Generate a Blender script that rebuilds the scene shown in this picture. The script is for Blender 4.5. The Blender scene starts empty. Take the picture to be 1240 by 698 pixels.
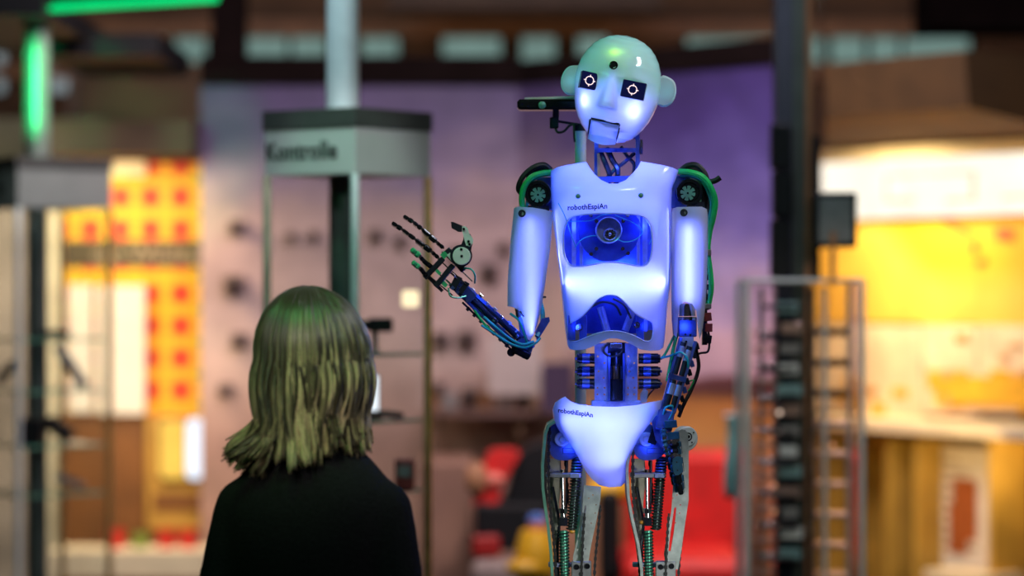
import bpy, bmesh, math, random
from mathutils import Vector, Matrix, Euler
from mathutils.geometry import delaunay_2d_cdt
random.seed(7)
PI = math.pi
scene = bpy.context.scene
COL = scene.collection
# ------------------------------------------------------------------ camera
FPX = 3444.4            # focal length in pixels of the 1240 px wide frame
CAMZ = 1.63
cd = bpy.data.cameras.new('camera'); cam = bpy.data.objects.new('camera', cd); COL.objects.link(cam)
cam.location = (0, 0, CAMZ); cam.rotation_euler = (PI/2, 0, 0)
cd.lens = 100; cd.sensor_width = 36; cd.clip_end = 100; cd.clip_start = 0.1
cd.dof.use_dof = True; cd.dof.focus_distance = 5.34; cd.dof.aperture_fstop = 1.6
scene.camera = cam
# ------------------------------------------------------------------ world, exposure
w = bpy.data.worlds.new('dim_hall'); scene.world = w; w.use_nodes = True
w.node_tree.nodes['Background'].inputs[0].default_value = (0.55, 0.5, 0.6, 1)
w.node_tree.nodes['Background'].inputs[1].default_value = 0.03
vs = scene.view_settings
vs.view_transform = 'Standard'; vs.look = 'None'; vs.exposure = 0.0; vs.gamma = 1.0; vs.use_curve_mapping = False
scene.cycles.use_denoising = True
scene.cycles.max_bounces = 8; scene.cycles.transparent_max_bounces = 16
scene.cycles.sample_clamp_indirect = 4.0
scene.cycles.caustics_reflective = False; scene.cycles.caustics_refractive = False

def P(px, py, d):
    return Vector(((px-620)/FPX*d, d, CAMZ-(py-349)/FPX*d))
RD = 5.4; SP = RD/FPX
def R(px, py, q=0):      # a point of the robot; q = depth behind its middle plane in units of 1.57 mm
    return P(px, py, RD+q*SP)

def lamp(name, kind, loc, power, color, size=0.1, size_y=None, target=None, spot=None, blend=0.5):
    l = bpy.data.lights.new(name, kind); o = bpy.data.objects.new(name, l); COL.objects.link(o)
    o.location = loc; l.energy = power; l.color = color
    if kind == 'AREA':
        l.size = size
        if size_y: l.shape = 'RECTANGLE'; l.size_y = size_y
    else: l.shadow_soft_size = size
    if kind == 'SPOT': l.spot_size = spot; l.spot_blend = blend
    if target is not None:
        o.rotation_euler = (Vector(target)-Vector(loc)).to_track_quat('-Z', 'Y').to_euler()
    return o
# ------------------------------------------------------------------ lamps of the hall, some added as fills
WARM = (1, .72, .42)
lamp('mural_washer', 'AREA', (-0.35, 8.9, 3.15), 45, (1, .81, .81), 1.9, .25, (-0.5, 11.4, 1.2))
lamp('mural_washer', 'AREA', (0.75, 8.0, 3.15), 26, (.85, .78, 1), 1.4, .25, (0.75, 10.9, 1.1))
lamp('red_seat_lamp', 'SPOT', (0.5, 7.9, 3.2), 190, (1, .85, .75), .08, None, (0.5, 9.9, .8), .7, .8)
lamp('far_left_lamp', 'AREA', (-2.15, 10.6, 2.2), 9, (1, .9, .72), .4, .1, (-2.0, 11.4, 1.2))
lamp('left_booth_lamp', 'AREA', (-1.6, 10.98, 2.11), 10, (1, .74, .42), .45, .12, (-1.6, 11.45, 1.0))
lamp('right_booth_lamp', 'AREA', (1.2, 10.36, 2.04), 15, (1, .74, .36), .3, .3, (1.5, 10.6, 1.2))
lamp('counter_fill', 'AREA', (-1.5, 10.8, 1.35), 6, (1, .8, .55), .8, .1, (-1.5, 11.1, .7))  # added fill that brightens the counter top
lamp('right_cabinet_fill', 'AREA', (1.55, 9.9, 1.02), 3, (1, .7, .3), 1.0, .1, (1.6, 10.8, .75))  # fill light added to lift the cabinet under the shelf
lamp('right_soffit_lamp', 'AREA', (1.55, 9.7, 1.7), 3, (1, .6, .22), 1.0, .3, (1.7, 10.2, 2.3))
lamp('column_fill', 'SPOT', (1.5, 6.3, 2.6), 45, (1, .82, .66), .06, None, (0.83, 8.1, 1.25), .45, .7)  # spot added to brighten the column and its clear case
lamp('upper_hall_lamp', 'AREA', (0.3, 13.0, 2.2), 6, (1, .62, .36), 4.5, .4, (0.3, 14.4, 3.0))
lamp('green_strip_lamp', 'SPOT', (-1.68, 8.55, 2.35), 90, (.02, 1, .32), .04, None, (-1.59, 9.53, 2.3), .36, .5)
lamp('left_case_fill', 'SPOT', (-1.4, 7.2, 1.9), 30, (.85, .95, .95), .05, None, (-1.55, 9.36, 1.94), .14, .6)  # added white spot lifting the header of the left case
lamp('green_case_lamp', 'SPOT', (-0.62, 6.3, 3.1), 26, (.1, 1, .45), .05, None, (-0.45, 7.1, 2.02), .3)
lamp('case_key_lamp', 'SPOT', (-0.1, 5.7, 2.7), 58, (.88, .95, 1), .06, None, (-0.42, 7.2, 1.97), .27, .6)
lamp('pole_lamp', 'AREA', (-0.75, 6.6, 3.2), 10, (.6, .85, 1), .15, .15, (-0.43, 7.35, 2.5))
lamp('hair_green_lamp', 'SPOT', (-0.42, 4.1, 3.1), 50, (.2, 1, .12), .04, None, (-0.37, 4.85, 1.5), .22, .8)
lamp('hair_white_lamp', 'SPOT', (-0.75, 3.4, 2.6), 70, (1, .88, .72), .1, None, (-0.36, 4.9, 1.5), .3)
lamp('robot_glow_fill', 'SPOT', (0.1, 5.35, 1.7), 3, (.6, .58, 1), .06, None, (-0.3, 4.9, 1.5), .6)  # added spot standing in for the robot's glow on the hair
lamp('robot_green_lamp', 'AREA', (-0.9, 4.3, 3.0), 7, (.1, 1, .4), .5, .1, (0.15, 5.4, 1.6))
lamp('robot_key_lamp', 'AREA', (0.7, 3.6, 3.0), 9, (.9, .95, 1), .5, .1, (0.2, 5.4, 1.5))
lamp('raised_hand_fill', 'SPOT', (-0.25, 4.0, 2.6), 12, (.85, 1, .9), .05, None, (-0.12, 5.25, 1.68), .22, .7)  # spot added to whiten the raised hand and thumb disc
lamp('leg_lamp', 'SPOT', (0.9, 4.2, 1.2), 36, (.95, 1, .95), .1, None, (0.2, 5.4, 1.12), .3)
lamp('rim_lamp', 'AREA', (1.2, 5.3, 2.9), 9, (.9, .92, 1), .3, .1, (0.2, 5.4, 1.9))

# ------------------------------------------------------------------ materials
def nodes_of(name):
    m = bpy.data.materials.new(name); m.use_nodes = True
    nt = m.node_tree; nt.nodes.clear()
    out = nt.nodes.new('ShaderNodeOutputMaterial')
    return m, nt, out
def N(nt, typ, **kw):
    n = nt.nodes.new(typ)
    for k, v in kw.items():
        if k.startswith('i_'): n.inputs[k[2:].replace('_', ' ')].default_value = v
        elif k[0] == 'n' and k[1:].isdigit(): n.inputs[int(k[1:])].default_value = v
        else: setattr(n, k, v)
    return n
def c4(c): return (c[0], c[1], c[2], 1)
def mat(name, color, rough=.5, metal=0, var=.25, scale=40, bump=.0, coat=0, emit=None, estr=0, spec=.5):
    m, nt, out = nodes_of(name)
    b = N(nt, 'ShaderNodeBsdfPrincipled', i_Roughness=rough, i_Metallic=metal)
    b.inputs['Coat Weight'].default_value = coat
    b.inputs['Specular IOR Level'].default_value = spec
    tc = N(nt, 'ShaderNodeNewGeometry')
    ns = N(nt, 'ShaderNodeTexNoise', i_Scale=scale, i_Detail=3.0)
    nt.links.new(tc.outputs['Position'], ns.inputs['Vector'])
    rp = N(nt, 'ShaderNodeValToRGB')
    rp.color_ramp.elements[0].position = .3; rp.color_ramp.elements[1].position = .7
    rp.color_ramp.elements[0].color = c4([x*(1-var) for x in color])
    rp.color_ramp.elements[1].color = c4([min(1, x*(1+var*.5)) for x in color])
    nt.links.new(ns.outputs['Fac'], rp.inputs['Fac'])
    nt.links.new(rp.outputs['Color'], b.inputs['Base Color'])
    if bump:
        bp = N(nt, 'ShaderNodeBump', i_Strength=bump, i_Distance=.01)
        nt.links.new(ns.outputs['Fac'], bp.inputs['Height']); nt.links.new(bp.outputs['Normal'], b.inputs['Normal'])
    if emit:
        b.inputs['Emission Color'].default_value = c4(emit); b.inputs['Emission Strength'].default_value = estr
    nt.links.new(b.outputs[0], out.inputs[0])
    return m
def glow(name, color, strength):
    m, nt, out = nodes_of(name)
    e = N(nt, 'ShaderNodeEmission', i_Color=c4(color), i_Strength=strength)
    tc = N(nt, 'ShaderNodeNewGeometry'); ns = N(nt, 'ShaderNodeTexNoise', i_Scale=6.0)
    mp = N(nt, 'ShaderNodeMapRange', n1=.2, n2=.8, n3=strength*.85, n4=strength*1.1)
    nt.links.new(tc.outputs['Position'], ns.inputs['Vector']); nt.links.new(ns.outputs['Fac'], mp.inputs[0])
    nt.links.new(mp.outputs[0], e.inputs['Strength']); nt.links.new(e.outputs[0], out.inputs[0])
    return m
def fresnel(nt, ior):        # same reflectance from either side of a thin sheet
    f = N(nt, 'ShaderNodeFresnel'); g = N(nt, 'ShaderNodeNewGeometry')
    m = N(nt, 'ShaderNodeMapRange', n1=0.0, n2=1.0, n3=ior, n4=1/ior)
    nt.links.new(g.outputs['Backfacing'], m.inputs[0]); nt.links.new(m.outputs[0], f.inputs['IOR']); return f
def shell_mat(name, color, trans=.55):       # milky acrylic that lets the lamps inside glow through
    m, nt, out = nodes_of(name)
    tc = N(nt, 'ShaderNodeNewGeometry'); ns = N(nt, 'ShaderNodeTexNoise', i_Scale=14.0, i_Detail=2.0)
    rp = N(nt, 'ShaderNodeValToRGB')
    rp.color_ramp.elements[0].color = c4([x*.88 for x in color]); rp.color_ramp.elements[1].color = c4(color)
    nt.links.new(tc.outputs['Position'], ns.inputs['Vector']); nt.links.new(ns.outputs['Fac'], rp.inputs['Fac'])
    d = N(nt, 'ShaderNodeBsdfDiffuse'); t = N(nt, 'ShaderNodeBsdfTranslucent')
    g = N(nt, 'ShaderNodeBsdfGlossy', i_Roughness=.12)
    mx = N(nt, 'ShaderNodeMixShader', n0=trans); m2 = N(nt, 'ShaderNodeMixShader')
    fr = fresnel(nt, 1.42)
    nt.links.new(rp.outputs[0], d.inputs[0]); nt.links.new(rp.outputs[0], t.inputs[0])
    nt.links.new(d.outputs[0], mx.inputs[1]); nt.links.new(t.outputs[0], mx.inputs[2])
    nt.links.new(fr.outputs[0], m2.inputs[0]); nt.links.new(mx.outputs[0], m2.inputs[1]); nt.links.new(g.outputs[0], m2.inputs[2])
    nt.links.new(m2.outputs[0], out.inputs[0])
    return m
def glass_mat(name, tint=(.96, .98, .97), ior=1.45, rough=.03, gain=1.0):
    m, nt, out = nodes_of(name)
    t = N(nt, 'ShaderNodeBsdfTransparent', i_Color=c4(tint)); g = N(nt, 'ShaderNodeBsdfGlossy', i_Roughness=rough)
    fr = fresnel(nt, ior); mx = N(nt, 'ShaderNodeMixShader')
    tc = N(nt, 'ShaderNodeNewGeometry'); ns = N(nt, 'ShaderNodeTexNoise', i_Scale=3.0)
    bp = N(nt, 'ShaderNodeBump', i_Strength=.04, i_Distance=.01)
    nt.links.new(tc.outputs['Position'], ns.inputs['Vector']); nt.links.new(ns.outputs['Fac'], bp.inputs['Height'])
    nt.links.new(bp.outputs[0], g.inputs['Normal'])
    ml = N(nt, 'ShaderNodeMath', operation='MULTIPLY', n1=gain); ml.use_clamp = True
    nt.links.new(fr.outputs[0], ml.inputs[0])
    nt.links.new(ml.outputs[0], mx.inputs[0]); nt.links.new(t.outputs[0], mx.inputs[1]); nt.links.new(g.outputs[0], mx.inputs[2])
    nt.links.new(mx.outputs[0], out.inputs[0])
    return m

# ------------------------------------------------------------------ mesh kit
def spline(pts, n=6):
    pts = [Vector(p) for p in pts]
    if len(pts) < 3: return pts
    o = []
    q = [pts[0]*2-pts[1]] + pts + [pts[-1]*2-pts[-2]]
    for i in range(1, len(q)-2):
        a, b, c, d = q[i-1], q[i], q[i+1], q[i+2]
        for k in range(n):
            t = k/n
            o.append(.5*((2*b)+(c-a)*t+(2*a-5*b+4*c-d)*t*t+(3*b-a-3*c+d)*t**3))
    o.append(pts[-1]); return o
def inside(p, poly):
    x, y = p; r = False; j = len(poly)-1
    for i in range(len(poly)):
        xi, yi = poly[i]; xj, yj = poly[j]
        if (yi > y) != (yj > y) and x < (xj-xi)*(y-yi)/(yj-yi)+xi: r = not r
        j = i
    return r
def dense(poly, step=3.0, smooth=False):
    if smooth:
        q = [Vector((a, b, 0)) for a, b in poly]; n = len(q); o = []
        for i in range(n):
            a, b, c, d = q[i-1], q[i], q[(i+1) % n], q[(i+2) % n]
            k = max(1, int((c-b).length/step))
            for j in range(k):
                t = j/k
                v = .5*((2*b)+(c-a)*t+(2*a-5*b+4*c-d)*t*t+(3*b-a-3*c+d)*t**3)
                o.append((v.x, v.y))
        return o
    o = []; n = len(poly)
    for i in range(n):
        a, b = poly[i], poly[(i+1) % n]; L = math.hypot(b[0]-a[0], b[1]-a[1]); k = max(1, int(L/step))
        for j in range(k): o.append((a[0]+(b[0]-a[0])*j/k, a[1]+(b[1]-a[1])*j/k))
    return o
def cdt(loops, pts=()):
    vs_, es = [], []
    for lp in loops:
        s = len(vs_); n = len(lp)
        vs_ += [Vector(p) for p in lp]; es += [(s+i, s+(i+1) % n) for i in range(n)]
    vs_ += [Vector(p) for p in pts]
    v, e, f, *_ = delaunay_2d_cdt(vs_, es, [], 0, 1e-4)
    ok = []
    for t in f:
        c = (sum(v[i].x for i in t)/len(t), sum(v[i].y for i in t)/len(t))
        if inside(c, loops[0]) and not any(inside(c, h) for h in loops[1:]): ok.append(t)
    return v, ok
def lerp_tab(tab, v):
    if v <= tab[0][0]: return tab[0][1:]
    for a, b in zip(tab, tab[1:]):
        if v <= b[0]:
            t = (v-a[0])/(b[0]-a[0]); t = t*t*(3-2*t)*.35+t*.65
            return tuple(x+(y-x)*t for x, y in zip(a[1:], b[1:]))
    return tab[-1][1:]

class MB:
    def __init__(s, *mats): s.bm = bmesh.new(); s.mats = list(mats); s.cur = 0
    def use(s, m):
        if m not in s.mats: s.mats.append(m)
        s.cur = s.mats.index(m); return s
    def _f(s, vs_):
        try: f = s.bm.faces.new(vs_); f.material_index = s.cur; f.smooth = True
        except ValueError: pass
    def box(s, c, size, rot=None, bev=0):
        c = Vector(c); h = Vector(size)/2; M = rot if rot is not None else Matrix.Identity(3)
        if isinstance(M, Euler): M = M.to_matrix()
        if bev:
            b = min(bev, min(h)*.98); vs_ = {}
            for sx in (-1, 1):
                for sy in (-1, 1):
                    for sz in (-1, 1):
                        for ax in range(3):
                            p = Vector((sx*(h.x-(b if ax != 0 else 0)), sy*(h.y-(b if ax != 1 else 0)), sz*(h.z-(b if ax != 2 else 0))))
                            vs_[sx, sy, sz, ax] = s.bm.verts.new(c+M@p)
            for ax in range(3):
                o = [i for i in range(3) if i != ax]
                for sg in (-1, 1):
                    q = []
                    for a, b_ in ((-1, -1), (1, -1), (1, 1), (-1, 1)):
                        k = [0, 0, 0]; k[ax] = sg; k[o[0]] = a; k[o[1]] = b_; q.append(vs_[k[0], k[1], k[2], ax])
                    s._f(q)
                for a in (-1, 1):
                    for b_ in (-1, 1):
                        k0 = [0, 0, 0]; k1 = [0, 0, 0]; k0[ax] = -1; k1[ax] = 1
                        for k in (k0, k1): k[o[0]] = a; k[o[1]] = b_
                        s._f([vs_[(*k0, o[0])], vs_[(*k1, o[0])], vs_[(*k1, o[1])], vs_[(*k0, o[1])]])
            for sx in (-1, 1):
                for sy in (-1, 1):
                    for sz in (-1, 1): s._f([vs_[sx, sy, sz, 0], vs_[sx, sy, sz, 1], vs_[sx, sy, sz, 2]])
            return s
        v = [s.bm.verts.new(c+M@Vector((x*h.x, y*h.y, z*h.z))) for x in (-1, 1) for y in (-1, 1) for z in (-1, 1)]
        for q in ((0, 1, 3, 2), (4, 6, 7, 5), (0, 4, 5, 1), (2, 3, 7, 6), (0, 2, 6, 4), (1, 5, 7, 3)): s._f([v[i] for i in q])
        return s
    def bar(s, a, b, wx, wy, bev=0, up=(0, 1, 0)):       # box running from a to b, wx wide, wy thick along `up`
        a, b = Vector(a), Vector(b); z = (b-a).normalized(); y = Vector(up); y = (y-z*y.dot(z)).normalized(); x = y.cross(z)
        M = Matrix((x, y, z)).transposed()
        return s.box((a+b)/2, (wx, wy, (b-a).length), M, bev)
    def tube(s, pts, r, n=7, caps=True, rs=None):
        pts = [Vector(p) for p in pts]; rings = []; up = None
        for i, p in enumerate(pts):
            t = (pts[min(i+1, len(pts)-1)]-pts[max(i-1, 0)])
            t = t.normalized() if t.length > 1e-9 else Vector((0, 0, 1))
            if up is None: up = t.orthogonal().normalized()
            else:
                up = up-t*up.dot(t); up = up.normalized() if up.length > 1e-6 else t.orthogonal().normalized()
            sd = t.cross(up); rr = rs[i] if rs else r
            rings.append([s.bm.verts.new(p+(up*math.cos(2*PI*k/n)+sd*math.sin(2*PI*k/n))*rr) for k in range(n)])
        for a, b in zip(rings, rings[1:]):
            for k in range(n): s._f([a[k], a[(k+1) % n], b[(k+1) % n], b[k]])
        if caps: s._f(rings[0][::-1]); s._f(rings[-1])
        return s
    def cable(s, pts, r, n=6, k=6): return s.tube(spline(pts, k), r, n)
    def cyl(s, a, b, r, n=16, r2=None):
        a, b = Vector(a), Vector(b); r2 = r if r2 is None else r2
        return s.tube([a, b], r, n, True, [r, r2])
    def revolve(s, c, axis, prof, n=24):      # prof: (distance along axis, radius)
        ax = Vector(axis).normalized(); u = ax.orthogonal().normalized(); v = ax.cross(u); c = Vector(c); rings = []
        for d, r in prof: rings.append([s.bm.verts.new(c+ax*d+(u*math.cos(2*PI*k/n)+v*math.sin(2*PI*k/n))*max(r, 1e-5)) for k in range(n)])
        for a, b in zip(rings, rings[1:]):
            for k in range(n): s._f([a[k], a[(k+1) % n], b[(k+1) % n], b[k]])
        s._f(rings[0][::-1]); s._f(rings[-1]); return s
    def ball(s, c, r, n=12, sc=(1, 1, 1)):
        c = Vector(c); m = n//2; rings = []
        for i in range(m+1):
            t = PI*i/m
            rings.append([s.bm.verts.new(c+Vector((math.sin(t)*math.cos(2*PI*k/n)*sc[0], math.sin(t)*math.sin(2*PI*k/n)*sc[1], math.cos(t)*sc[2]))*r) for k in range(n)] if 0 < i < m
                         else [s.bm.verts.new(c+Vector((0, 0, math.cos(t)*sc[2]*r)))])
        for a, b in zip(rings, rings[1:]):
            for k in range(n):
                if len(a) == 1: s._f([a[0], b[k], b[(k+1) % n]])
                elif len(b) == 1: s._f([a[k], b[0], a[(k+1) % n]])
                else: s._f([a[k], b[k], b[(k+1) % n], a[(k+1) % n]])
        return s
    def coil(s, a, b, r, pitch, wire, n=5, seg=14):
        a, b = Vector(a), Vector(b); z = (b-a); L = z.length; z.normalize(); u = z.orthogonal().normalized(); v = z.cross(u)
        T = max(1, L/pitch); k = int(T*seg)
        return s.tube([a+z*(L*i/k)+(u*math.cos(2*PI*T*i/k)+v*math.sin(2*PI*T*i/k))*r for i in range(k+1)], wire, n)
    def plate(s, outline, q, thick, holes=(), D=None, smooth=False):   # flat plate facing the front, outline in picture units at depth q
        proj = R if D is None else (lambda x, y, qq: P(x, y, D)+Vector((0, qq, 0)))
        lo = dense(outline, 4, True) if smooth else list(outline)
        v, f = cdt([lo]+[list(h) for h in holes])
        fr = [s.bm.verts.new(proj(p.x, p.y, q)) for p in v]
        th = Vector((0, thick*(SP if D is None else 1), 0))
        bk = [s.bm.verts.new(a.co+th) for a in fr]
        cnt = {}
        for t in f:
            s._f([fr[i] for i in t]); s._f([bk[i] for i in reversed(t)])
            for i in range(len(t)):
                e = (t[i], t[(i+1) % len(t)]); cnt[e] = 1
        for a, b in list(cnt):
            if (b, a) not in cnt: s._f([fr[b], fr[a], bk[a], bk[b]])
        loose = [x for x in fr+bk if not x.link_faces]
        for x in loose: s.bm.verts.remove(x)
        return s
    def patch(s, outline, tab, nexp=2.6, holes=(), step=5, rim=4, sgn=-1, smooth=False):   # curved shell: tab rows (py, left, right, depth)
        w0 = 76.0
        def prof(v):
            l, r, d = lerp_tab(tab, v); return (l+r)/2, (r-l)/2, d
        def fwd(p):
            cx, w_, d = prof(p[1]); k = max(-1, min(1, (p[0]-cx)/w_))
            return (math.copysign(math.asin(min(1, abs(k)**(nexp/2))), k)*w0, p[1])
        def back(T, V):
            cx, w_, d = prof(V); t = T/w0; sn = math.sin(t)
            return R(cx+w_*math.copysign(abs(sn)**(2/nexp), sn), V, sgn*d*max(0, math.cos(t))**(2/nexp))
        lo = [fwd(p) for p in dense(outline, 2.5, smooth)]
        hs = [[fwd(p) for p in dense(h, 2.5, True)] for h in holes]
        xs = [p[0] for p in lo]; ys = [p[1] for p in lo]; pts = []
        y = min(ys)+step/2
        while y < max(ys):
            x = min(xs)+step/2
            while x < max(xs):
                if inside((x, y), lo) and not any(inside((x, y), h) for h in hs): pts.append((x, y))
                x += step
            y += step
        v, f = cdt([lo]+hs, pts)
        bv = [s.bm.verts.new(back(p.x, p.y)) for p in v]
        e0 = len(s.bm.edges)
        for t in f: s._f([bv[i] for i in (t if sgn < 0 else reversed(t))])
        for x in bv:
            if not x.link_faces: s.bm.verts.remove(x)
        if rim:
            own = set(x for x in bv if x.is_valid)
            be = [e for e in s.bm.edges if len(e.link_faces) == 1 and e.verts[0] in own and e.verts[1] in own]
            m = {}
            for e in be:
                for x in e.verts:
                    if x not in m: m[x] = s.bm.verts.new(x.co+Vector((0, -sgn*rim*SP, 0)))
            for e in be: s._f([e.verts[1], e.verts[0], m[e.verts[0]], m[e.verts[1]]])
        return s
    def build(s, name, parent=None, sharp=35, base=None):
        bmesh.ops.recalc_face_normals(s.bm, faces=s.bm.faces)
        me = bpy.data.meshes.new(name)
        root = parent
        while root is not None and root.parent: root = root.parent
        off = root.location if root is not None else (Vector(base) if base is not None else None)
        if off is None:
            xs = [v.co for v in s.bm.verts]
            off = Vector(((min(v.x for v in xs)+max(v.x for v in xs))/2, (min(v.y for v in xs)+max(v.y for v in xs))/2, min(v.z for v in xs)))
        for v in s.bm.verts: v.co -= off
        s.bm.to_mesh(me); s.bm.free()
        for m in s.mats: me.materials.append(m)
        me.set_sharp_from_angle(angle=math.radians(sharp))
        o = bpy.data.objects.new(name, me); COL.objects.link(o)
        if parent is not None: o.parent = parent
        else: o.location = off
        return o
def tag(o, label=None, cat=None, group=None, kind=None):
    for k, v in (('label', label), ('category', cat), ('group', group), ('kind', kind)):
        if v: o[k] = v
    return o
def thing(name, loc, label, cat, group=None):
    o = bpy.data.objects.new(name, None); COL.objects.link(o); o.location = loc; o.empty_display_size = .05
    return tag(o, label, cat, group)
def copy_tree(o, parent=None):
    c = o.copy(); COL.objects.link(c)
    if parent is not None: c.parent = parent
    for ch in list(o.children): copy_tree(ch, c)
    return c
def text_part(body, size, M, m, name, parent=None, depth=.0006, align='LEFT', shear=0, bold=0, warp=None):
    cu = bpy.data.curves.new(name, 'FONT'); cu.body = body; cu.size = size; cu.extrude = depth; cu.align_x = align; cu.resolution_u = 2; cu.shear = shear; cu.offset = bold
    to = bpy.data.objects.new(name, cu); COL.objects.link(to)
    bpy.context.view_layer.update()
    me = bpy.data.meshes.new_from_object(to); bpy.data.objects.remove(to); bpy.data.curves.remove(cu)
    me.materials.append(m) if not me.materials else None
    me.materials[0] = m
    me.name = name
    root = parent
    while root is not None and root.parent: root = root.parent
    off = root.location if root is not None else Vector()
    if warp:
        for v in me.vertices: v.co = warp(v.co)-off
    else: me.transform(Matrix.Translation(-off) @ M)
    o = bpy.data.objects.new(name, me); COL.objects.link(o)
    if parent is not None: o.parent = parent
    return o
def structure(o): o['kind'] = 'structure'; return o
# ================================================================== setting
M = {}
M['floor'] = mat('dark_floor', (.06, .05, .045), .35, scale=5)
M['ceil'] = mat('dark_ceiling', (.05, .032, .022), .8, scale=4)
M['brownwall'] = mat('brown_wall', (.16, .085, .045), .7, scale=3, var=.3)
M['sidewall'] = mat('side_wall', (.09, .06, .05), .8, scale=3)
M['wood'] = mat('warm_wood_trim', (.34, .17, .08), .5, scale=9)
M['darkbeam'] = mat('dark_beam', (.010, .006, .006), 1, scale=8, spec=.05)
M['black'] = mat('matte_black', (.008, .008, .010), .55, scale=60, spec=.2)
M['blackgloss'] = mat('gloss_black', (.01, .01, .012), .15, scale=30)
M['grey'] = mat('mid_grey', (.22, .22, .22), .5, scale=20)
M['alu'] = mat('brushed_aluminium', (.62, .64, .66), .32, .9, scale=90, var=.15)
M['steel'] = mat('polished_steel', (.7, .71, .73), .18, 1, scale=50, var=.15)
M['satin'] = mat('satin_white_metal', (.72, .76, .76), .35, .2, scale=20, var=.1)
M['polegrey'] = mat('grey_steel_pole', (.3, .36, .3), .35, .3, scale=20, var=.1)
M['polewhite'] = mat('white_satin_pole', (.8, .84, .84), .4, 0, scale=20, var=.08)
M['brass'] = mat('brass_edge', (.75, .45, .16), .35, .7, scale=30)
M['glass'] = glass_mat('clear_glass')
M['acrylic'] = glass_mat('clear_acrylic', (.95, .93, .93), 1.4, .08)
M['glassedge'] = mat('green_glass_edge', (.18, .42, .3), .2, scale=10)
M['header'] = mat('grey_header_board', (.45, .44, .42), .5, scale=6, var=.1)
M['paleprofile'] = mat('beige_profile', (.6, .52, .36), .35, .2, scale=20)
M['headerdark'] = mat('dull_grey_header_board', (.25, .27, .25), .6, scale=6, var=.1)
M['headercap'] = mat('dark_grey_cap', (.06, .06, .055), .5, scale=8)
M['ink'] = mat('black_ink', (.015, .015, .015), .6, scale=40)
M['teal'] = glow('dusk_window', (.6, .95, .86), .26)
M['palewin'] = glow('pale_window', (.8, .95, 1), .3)

def shell_box(name, c, size, m):
    return structure(MB(m).box(c, size).build(name))
shell_box('floor', (0, 6.8, -.05), (9, 16, .1), M['floor'])
shell_box('ceiling', (0, 6.8, 3.55), (9, 16, .1), M['ceil'])
shell_box('wall_back', (0, 14.75, 1.75), (9, .1, 3.5), M['brownwall'])
shell_box('wall_left', (-4.45, 6.8, 1.75), (.1, 16, 3.5), M['sidewall'])
shell_box('wall_right', (4.45, 6.8, 1.75), (.1, 16, 3.5), M['sidewall'])
shell_box('trim_1', (0, 14.64, 2.965), (8.6, .12, .085), M['wood'])
shell_box('trim_2', (0, 14.62, 2.74), (8.6, .16, .07), M['wood'])
wins = [(150, 202), (214, 250), (297, 348), (354, 396), (438, 482), (536, 606), (632, 672), (700, 735), (832, 942), (978, 996), (1006, 1046), (1054, 1088), (1094, 1172)]
for i, (a, b) in enumerate(wins):
    x0 = P(a, 0, 14.66).x; x1 = P(b, 0, 14.66).x
    o = structure(MB(M['darkbeam']).box(((x0+x1)/2, 14.67, 2.855), (x1-x0+.03, .05, .15)).build('window_%d' % (i+1)))
    MB(M['teal']).box(((x0+x1)/2, 14.64, 2.855), (x1-x0, .02, .125)).build('pane', o)
for i, (a, b, y0, y1) in enumerate([(-6, 6, 62, 112), (62, 82, 66, 112)]):
    p0 = P(a, y0, 14.66); p1 = P(b, y1, 14.66)
    o = structure(MB(M['darkbeam']).box(((p0.x+p1.x)/2, 14.67, (p0.z+p1.z)/2), (p1.x-p0.x+.03, .05, p0.z-p1.z+.03)).build('window_%d' % (20+i)))
    MB(M['palewin']).box(((p0.x+p1.x)/2, 14.64, (p0.z+p1.z)/2), (p1.x-p0.x, .02, p0.z-p1.z)).build('pane', o)
# ceiling beams across the upper hall, the big dark duct on the right
def pxbox(mb, px0, px1, py0, py1, d, th, bev=0):
    a = P(px0, py0, d); b = P(px1, py1, d)
    return mb.box(((a.x+b.x)/2, d+th/2, (a.z+b.z)/2), (abs(b.x-a.x), th, abs(a.z-b.z)), None, bev)
structure(pxbox(MB(mat('beam_brown', (.1, .06, .04), .7, scale=6)), 470, 800, -40, 10, 12.8, .25).build('trim_3'))
structure(pxbox(MB(M['darkbeam']), 1125, 1330, -30, 34, 12.2, .5).build('trim_4'))
structure(pxbox(MB(M['brownwall']), 100, 246, 82, 152, 12.6, .3).build('trim_5'))
structure(pxbox(MB(mat('dull_pink_post', (.3, .2, .17), .7, scale=6)), 82, 106, 58, 420, 12.9, .2).build('trim_6'))
structure(pxbox(MB(mat('green_grey_bulkhead', (.16, .16, .1), .7, scale=5)), -90, 122, 143, 205, 12.2, .2).build('trim_7'))

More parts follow.
